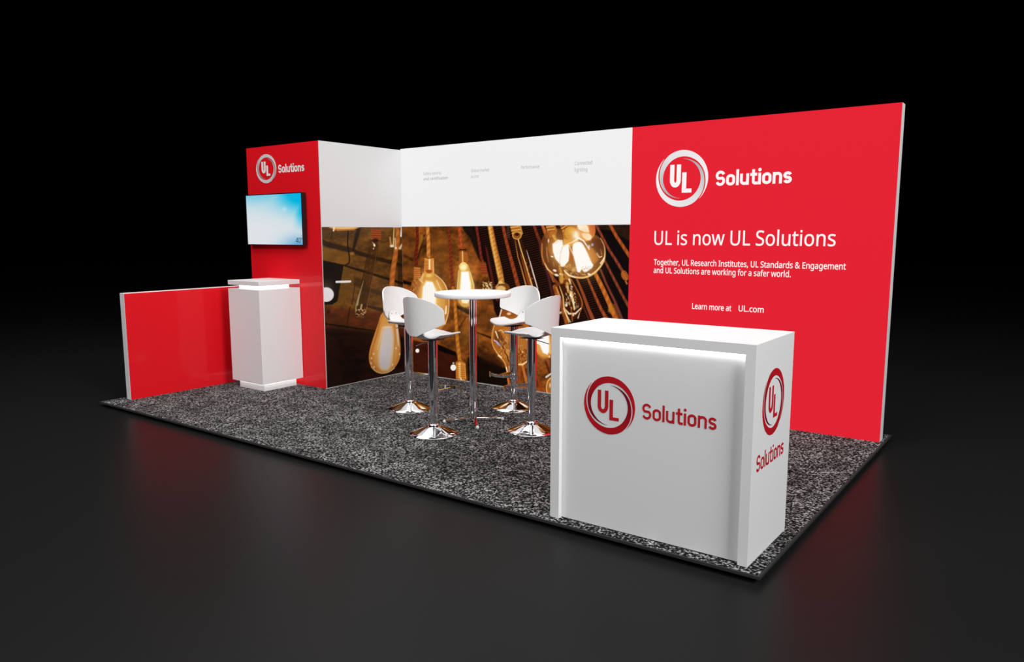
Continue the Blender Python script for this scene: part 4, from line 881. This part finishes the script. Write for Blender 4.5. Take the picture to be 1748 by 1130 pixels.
# ------------------------------------------------------------------ pedestal
kx0, kx1, ky0, ky1 = -.8571, -.3565, -1.6118, -1.1225
kz0, kz1, kz2, kz3, ki, kn = .0765, 1.0025, 1.0413, 1.084, .05, .0757
kk = thing('pedestal', 'white square pedestal with glowing bands, in front of the red tower', 'pedestal', ((kx0+kx1)/2, (ky0+ky1)/2, 0))
v, f = box(kx0, kx1, ky0, ky1, kz0, kz1); bevel(link('body', S(kk, v), f, M_white, kk), .0012)
v, f = box(kx0, kx1, ky0, ky1, kz2, kz3); bevel(link('top', S(kk, v), f, M_white, kk), .0012)
v, f = box(kx0+kn, kx1-kn, ky0+kn, ky1-kn, kz1, kz2); link('light_band', S(kk, v), f, M_led_soft, kk)['label'] = 'glowing white band under the top'
v, f = box(kx0+ki, kx1-ki, ky0+ki, ky1-ki, 0, kz0); link('plinth', S(kk, v), f, M_white, kk)
a, b = ki-.022, ki-.006
V, F = boxes([(kx0+a, kx1-a, ky0+a, ky0+b, kz0-.004, kz0-.0003), (kx0+a, kx1-a, ky1-b, ky1-a, kz0-.004, kz0-.0003),
              (kx0+a, kx0+b, ky0+b, ky1-b, kz0-.004, kz0-.0003), (kx1-b, kx1-a, ky0+b, ky1-b, kz0-.004, kz0-.0003)])
link('led_strip', S(kk, V), F, mat('plinth_led_strip', (1, 1, 1, 1), emit=(1, 1, 1, 1), estr=4.5), kk)['label'] = 'glowing light strip above the plinth'

# ------------------------------------------------------------------ bar table
tb = thing('bar_table', 'round white bar table on a slim chrome pole, between the four stools', 'table', (2.014, -1.275, 0))
prof = [(0.0, 1.034), (.300, 1.034), (.306, 1.036), (.310, 1.041), (.310, 1.065), (.308, 1.069), (.303, 1.071), (0.0, 1.071)]
v, f = lathe(prof[1:-1], 96); edge_split(link('table_top', v, f, M_white, tb), .9)
v, f = lathe([(.030, .020), (.030, 1.034)], 40); edge_split(link('pole', v, f, M_chrome, tb))
v, f = lathe([(.10, 1.024), (.10, 1.0338)], 32); edge_split(link('mounting_plate', v, f, M_chrome, tb))
for k in range(4):
    t = math.radians(-45+90*k+1)
    c, s = math.cos(t), math.sin(t)
    V, F = [], []
    sect = [(.0, .010, .034, .017), (.06, .010, .032, .016), (.14, .009, .026, .014), (.215, .008, .021, .012), (.236, .008, .019, .010)]
    for q, zb, zt, hw_ in sect:
        for a, z in ((-hw_, zb), (hw_, zb), (hw_, zt-.003), (hw_-.003, zt), (-hw_+.003, zt), (-hw_, zt-.003)): V.append((q*c-a*s, q*s+a*c, z))
    for i in range(len(sect)-1):
        for j in range(6): F.append((i*6+j, i*6+(j+1) % 6, i*6+6+(j+1) % 6, i*6+6+j))
    F.append(tuple(range(6))[::-1]); F.append(tuple((len(sect)-1)*6+j for j in range(6)))
    ft = edge_split(link('foot', V, F, M_chrome, tb), .3)
    v, f = lathe([(.013, 0), (.014, .004), (.012, .016), (.006, .020)], 20)
    edge_split(link('glide', [(p[0]+.242*c, p[1]+.242*s, p[2]) for p in v], f, M_white_shell, ft))['label'] = 'white round glide'

# ------------------------------------------------------------------ bar stools
# local frame: +X is the side the sitter faces
def grid_shell(rows, th, nrm):
    """rows: list of lists of points (same length) -> closed shell of thickness th"""
    R_, C_ = len(rows), len(rows[0]); V = [p for r in rows for p in r]
    me = bpy.data.meshes.new('tmp'); F = []
    for i in range(R_-1):
        for j in range(C_-1):
            q = i*C_+j; F.append((q, q+1, q+C_+1, q+C_))
    return V, F
def shell_obj(name, V, F, th, parent):
    o = link(name, V, F, M_white_shell, parent, True)
    bm = bmesh.new(); bm.from_mesh(o.data)
    bmesh.ops.remove_doubles(bm, verts=bm.verts, dist=1e-5)
    bmesh.ops.recalc_face_normals(bm, faces=bm.faces)
    bm.to_mesh(o.data); bm.free()
    s = o.modifiers.new('thickness', 'SOLIDIFY'); s.thickness = th; s.offset = 0; s.use_rim = True
    bv = o.modifiers.new('round', 'BEVEL'); bv.width = th*.3; bv.segments = 2; bv.limit_method = 'ANGLE'; bv.angle_limit = 1.0
    return o
def make_stool():
    t = thing('bar_stool', 'x', 'bar stool', (0, 0, 0), None)
    prof = [(.188, 0), (.190, .003), (.187, .006), (.150, .020), (.105, .039), (.065, .055), (.047, .062)]
    v, f = lathe(prof, 96); bs = link('base', v, f, M_chrome, t); edge_split(bs, .9)
    v, f = lathe([(.045, .060), (.047, .066), (.045, .074), (.038, .079), (.028, .080)], 48); edge_split(link('collar', v, f, M_chrome, t), 1.0)
    v, f = lathe([(.0275, .079), (.0275, .345)], 40); edge_split(link('lower_tube', v, f, M_chrome, t))
    v, f = lathe([(.030, .268), (.0365, .269), (.037, .272), (.037, .735)], 48); edge_split(link('upper_tube', v, f, M_chrome, t))
    # foot rest: curved flat bar joined to a sleeve
    V, F = [], []; n = 20
    zt, zb, th = .338, .314, .010
    for k in range(n+1):
        y = -.155+.31*k/n; x = .235-.09*(y/.155)**2
        for dx, z in ((0, zb), (th, zb), (th, zt), (0, zt)): V.append((x+dx, y, z))
    for k in range(n):
        for j in range(4): F.append((4*k+j, 4*k+(j+1) % 4, 4*k+4+(j+1) % 4, 4*k+4+j))
    F += [(3, 2, 1, 0), tuple(4*n+j for j in range(4))]
    v, f = box(.034, .237, -.009, .009, .317, .335); m0 = len(V); V += v; F += [tuple(i+m0 for i in q) for q in f]
    for sy in (-1, 1):
        v, f = box(.140, .152, sy*.150-.006, sy*.150+.006, .286, .318); m0 = len(V); V += v; F += [tuple(i+m0 for i in q) for q in f]
    edge_split(link('foot_rest', V, F, M_chrome, t), .5)
    # seat
    prof = [(.220, .762), (.200, .763), (.150, .7585), (.080, .752), (.0, .749), (-.070, .752), (-.115, .762), (-.150, .785), (-.172, .815), (-.183, .845), (-.186, .868)]
    def halfw(i_, x):
        if x > 0: return .176*max(0.0, 1-max(0, (x-.03)/.190)**2.6)**.5
        return float(np.interp(-x, [0, .05, .09, .12, .15, .172, .183, .186], [.176, .176, .166, .118, .076, .062, .050, .020]))
    pl = np.array(prof); d = np.r_[0, np.cumsum(np.hypot(*np.diff(pl, axis=0).T))]; d /= d[-1]
    rows = []
    for s_ in np.r_[np.linspace(0, .06, 10)**1.0, np.linspace(.075, .96, 36), .975, .988, 1.0]:
        x = np.interp(s_, d, pl[:, 0]); z = np.interp(s_, d, pl[:, 1])
        w_ = max(halfw(0, x), .010)
        if s_ > .96: w_ = .050*math.sqrt(max(.04, 1-((s_-.96)/.041)**2))
        row = []
        for q in np.linspace(-1, 1, 21):
            y = q*w_
            lift = .040*(abs(y)/.165)**1.8*np.clip((x+.135)/.05, 0, 1)
            row.append((x, y, z+lift))
        rows.append(row)
    V, F = grid_shell(rows, .011, None); shell_obj('seat', V, F, .011, t)
    # back rest: dome outline wrapped around the sitter
    def wz(z):
        zs = [.783, .790, .835, .872, .885, .975, .995, 1.02, 1.04, 1.055, 1.066, 1.074, 1.078]
        ws = [.036, .050, .135, .205, .213, .213, .205, .182, .154, .125, .092, .054, .010]
        return float(np.interp(z, zs, ws))
    rows = []
    for z in list(np.linspace(.783, .88, 16))+list(np.linspace(.89, 1.05, 18))+[1.056, 1.062, 1.067, 1.071, 1.074, 1.077]:
        w_ = wz(z)
        zz = (z-.80)/.28
        row = []
        for q in np.linspace(-1, 1, 25):
            y = q*w_
            x = -.200-.020*zz+.125*(abs(y)/.212)**2.0
            row.append((x, y, z))
        rows.append(row)
    V, F = grid_shell(rows, .011, None); shell_obj('backrest', V, F, .011, t)
    for sy in (-.026, .026):
        v, f = lathe([(.0065, 0), (.0065, .004), (.004, .006)], 16)
        edge_split(link('bolt', [(-.180+p[2], sy+p[0], .838+p[1]) for p in v], f, M_black_plastic, t))
    # plate and lever under the seat
    v, f = box(-.075, .075, -.055, .055, .7355, .7405); bevel(link('mounting_plate', v, f, M_black_plastic, t), .002)
    v, f = tube([(-.03, .0, .724), (-.10, .01, .717), (-.150, .012, .708), (-.165, .012, .706)], .0035, 10)
    edge_split(link('height_lever', v, f, M_chrome, t), 1.2)
    return t
def copy_tree(o, parent=None):
    c = o.copy(); COL.objects.link(c)
    if parent is not None:
        c.parent = parent
    for ch in list(o.children): copy_tree(ch, c)
    return c
st = make_stool()
spots = [(2.012, -1.764, 86, 'white bar stool seen from behind, in front of the round table, left of its pole'),
         (1.272, -1.254, 0, 'white bar stool furthest left, half hidden behind another stool, by the side mural'),
         (2.000, -.688, -90, 'white bar stool behind the round table by the back mural, showing its seat front'),
         (2.578, -1.248, 180, 'white bar stool right beside the counter, seen from behind, right of the round table')]
for i, (x, y, a, lab) in enumerate(spots):
    o = st if i == 0 else copy_tree(st)
    o.location = (x, y, 0); o.rotation_euler = (0, 0, math.radians(a)); o['label'] = lab; o['group'] = 'bar stools around the table'

# ------------------------------------------------------------------ light
w = bpy.data.worlds.new('dark_hall'); sc.world = w; w.use_nodes = True
w.node_tree.nodes['Background'].inputs['Color'].default_value = (0, 0, 0, 1)
w.node_tree.nodes['Background'].inputs['Strength'].default_value = 0.0
def area(name, loc, target, sx, sy, power, col=(1, 1, 1), spread=180):
    l = bpy.data.lights.new(name, 'AREA'); l.shape = 'RECTANGLE'; l.size = sx; l.size_y = sy; l.energy = power; l.color = col
    l.spread = math.radians(spread)
    o = bpy.data.objects.new(name, l); COL.objects.link(o); o.location = loc
    o.rotation_euler = (Vector(target)-Vector(loc)).to_track_quat('-Z', 'Y').to_euler()
    return o
area('overhead_softbox', (0.8, -1.3, 5.2), (0.8, -1.3, 0), 8.0, 6.4, 290)
area('front_softbox', (1.8, -11, 7.5), (1.8, -1.0, 0.8), 6.0, 2.0, 520)
area('right_softbox', (12, -5.0, 7.0), (2.0, -1.2, 1.0), 3.0, 3.0, 1080)
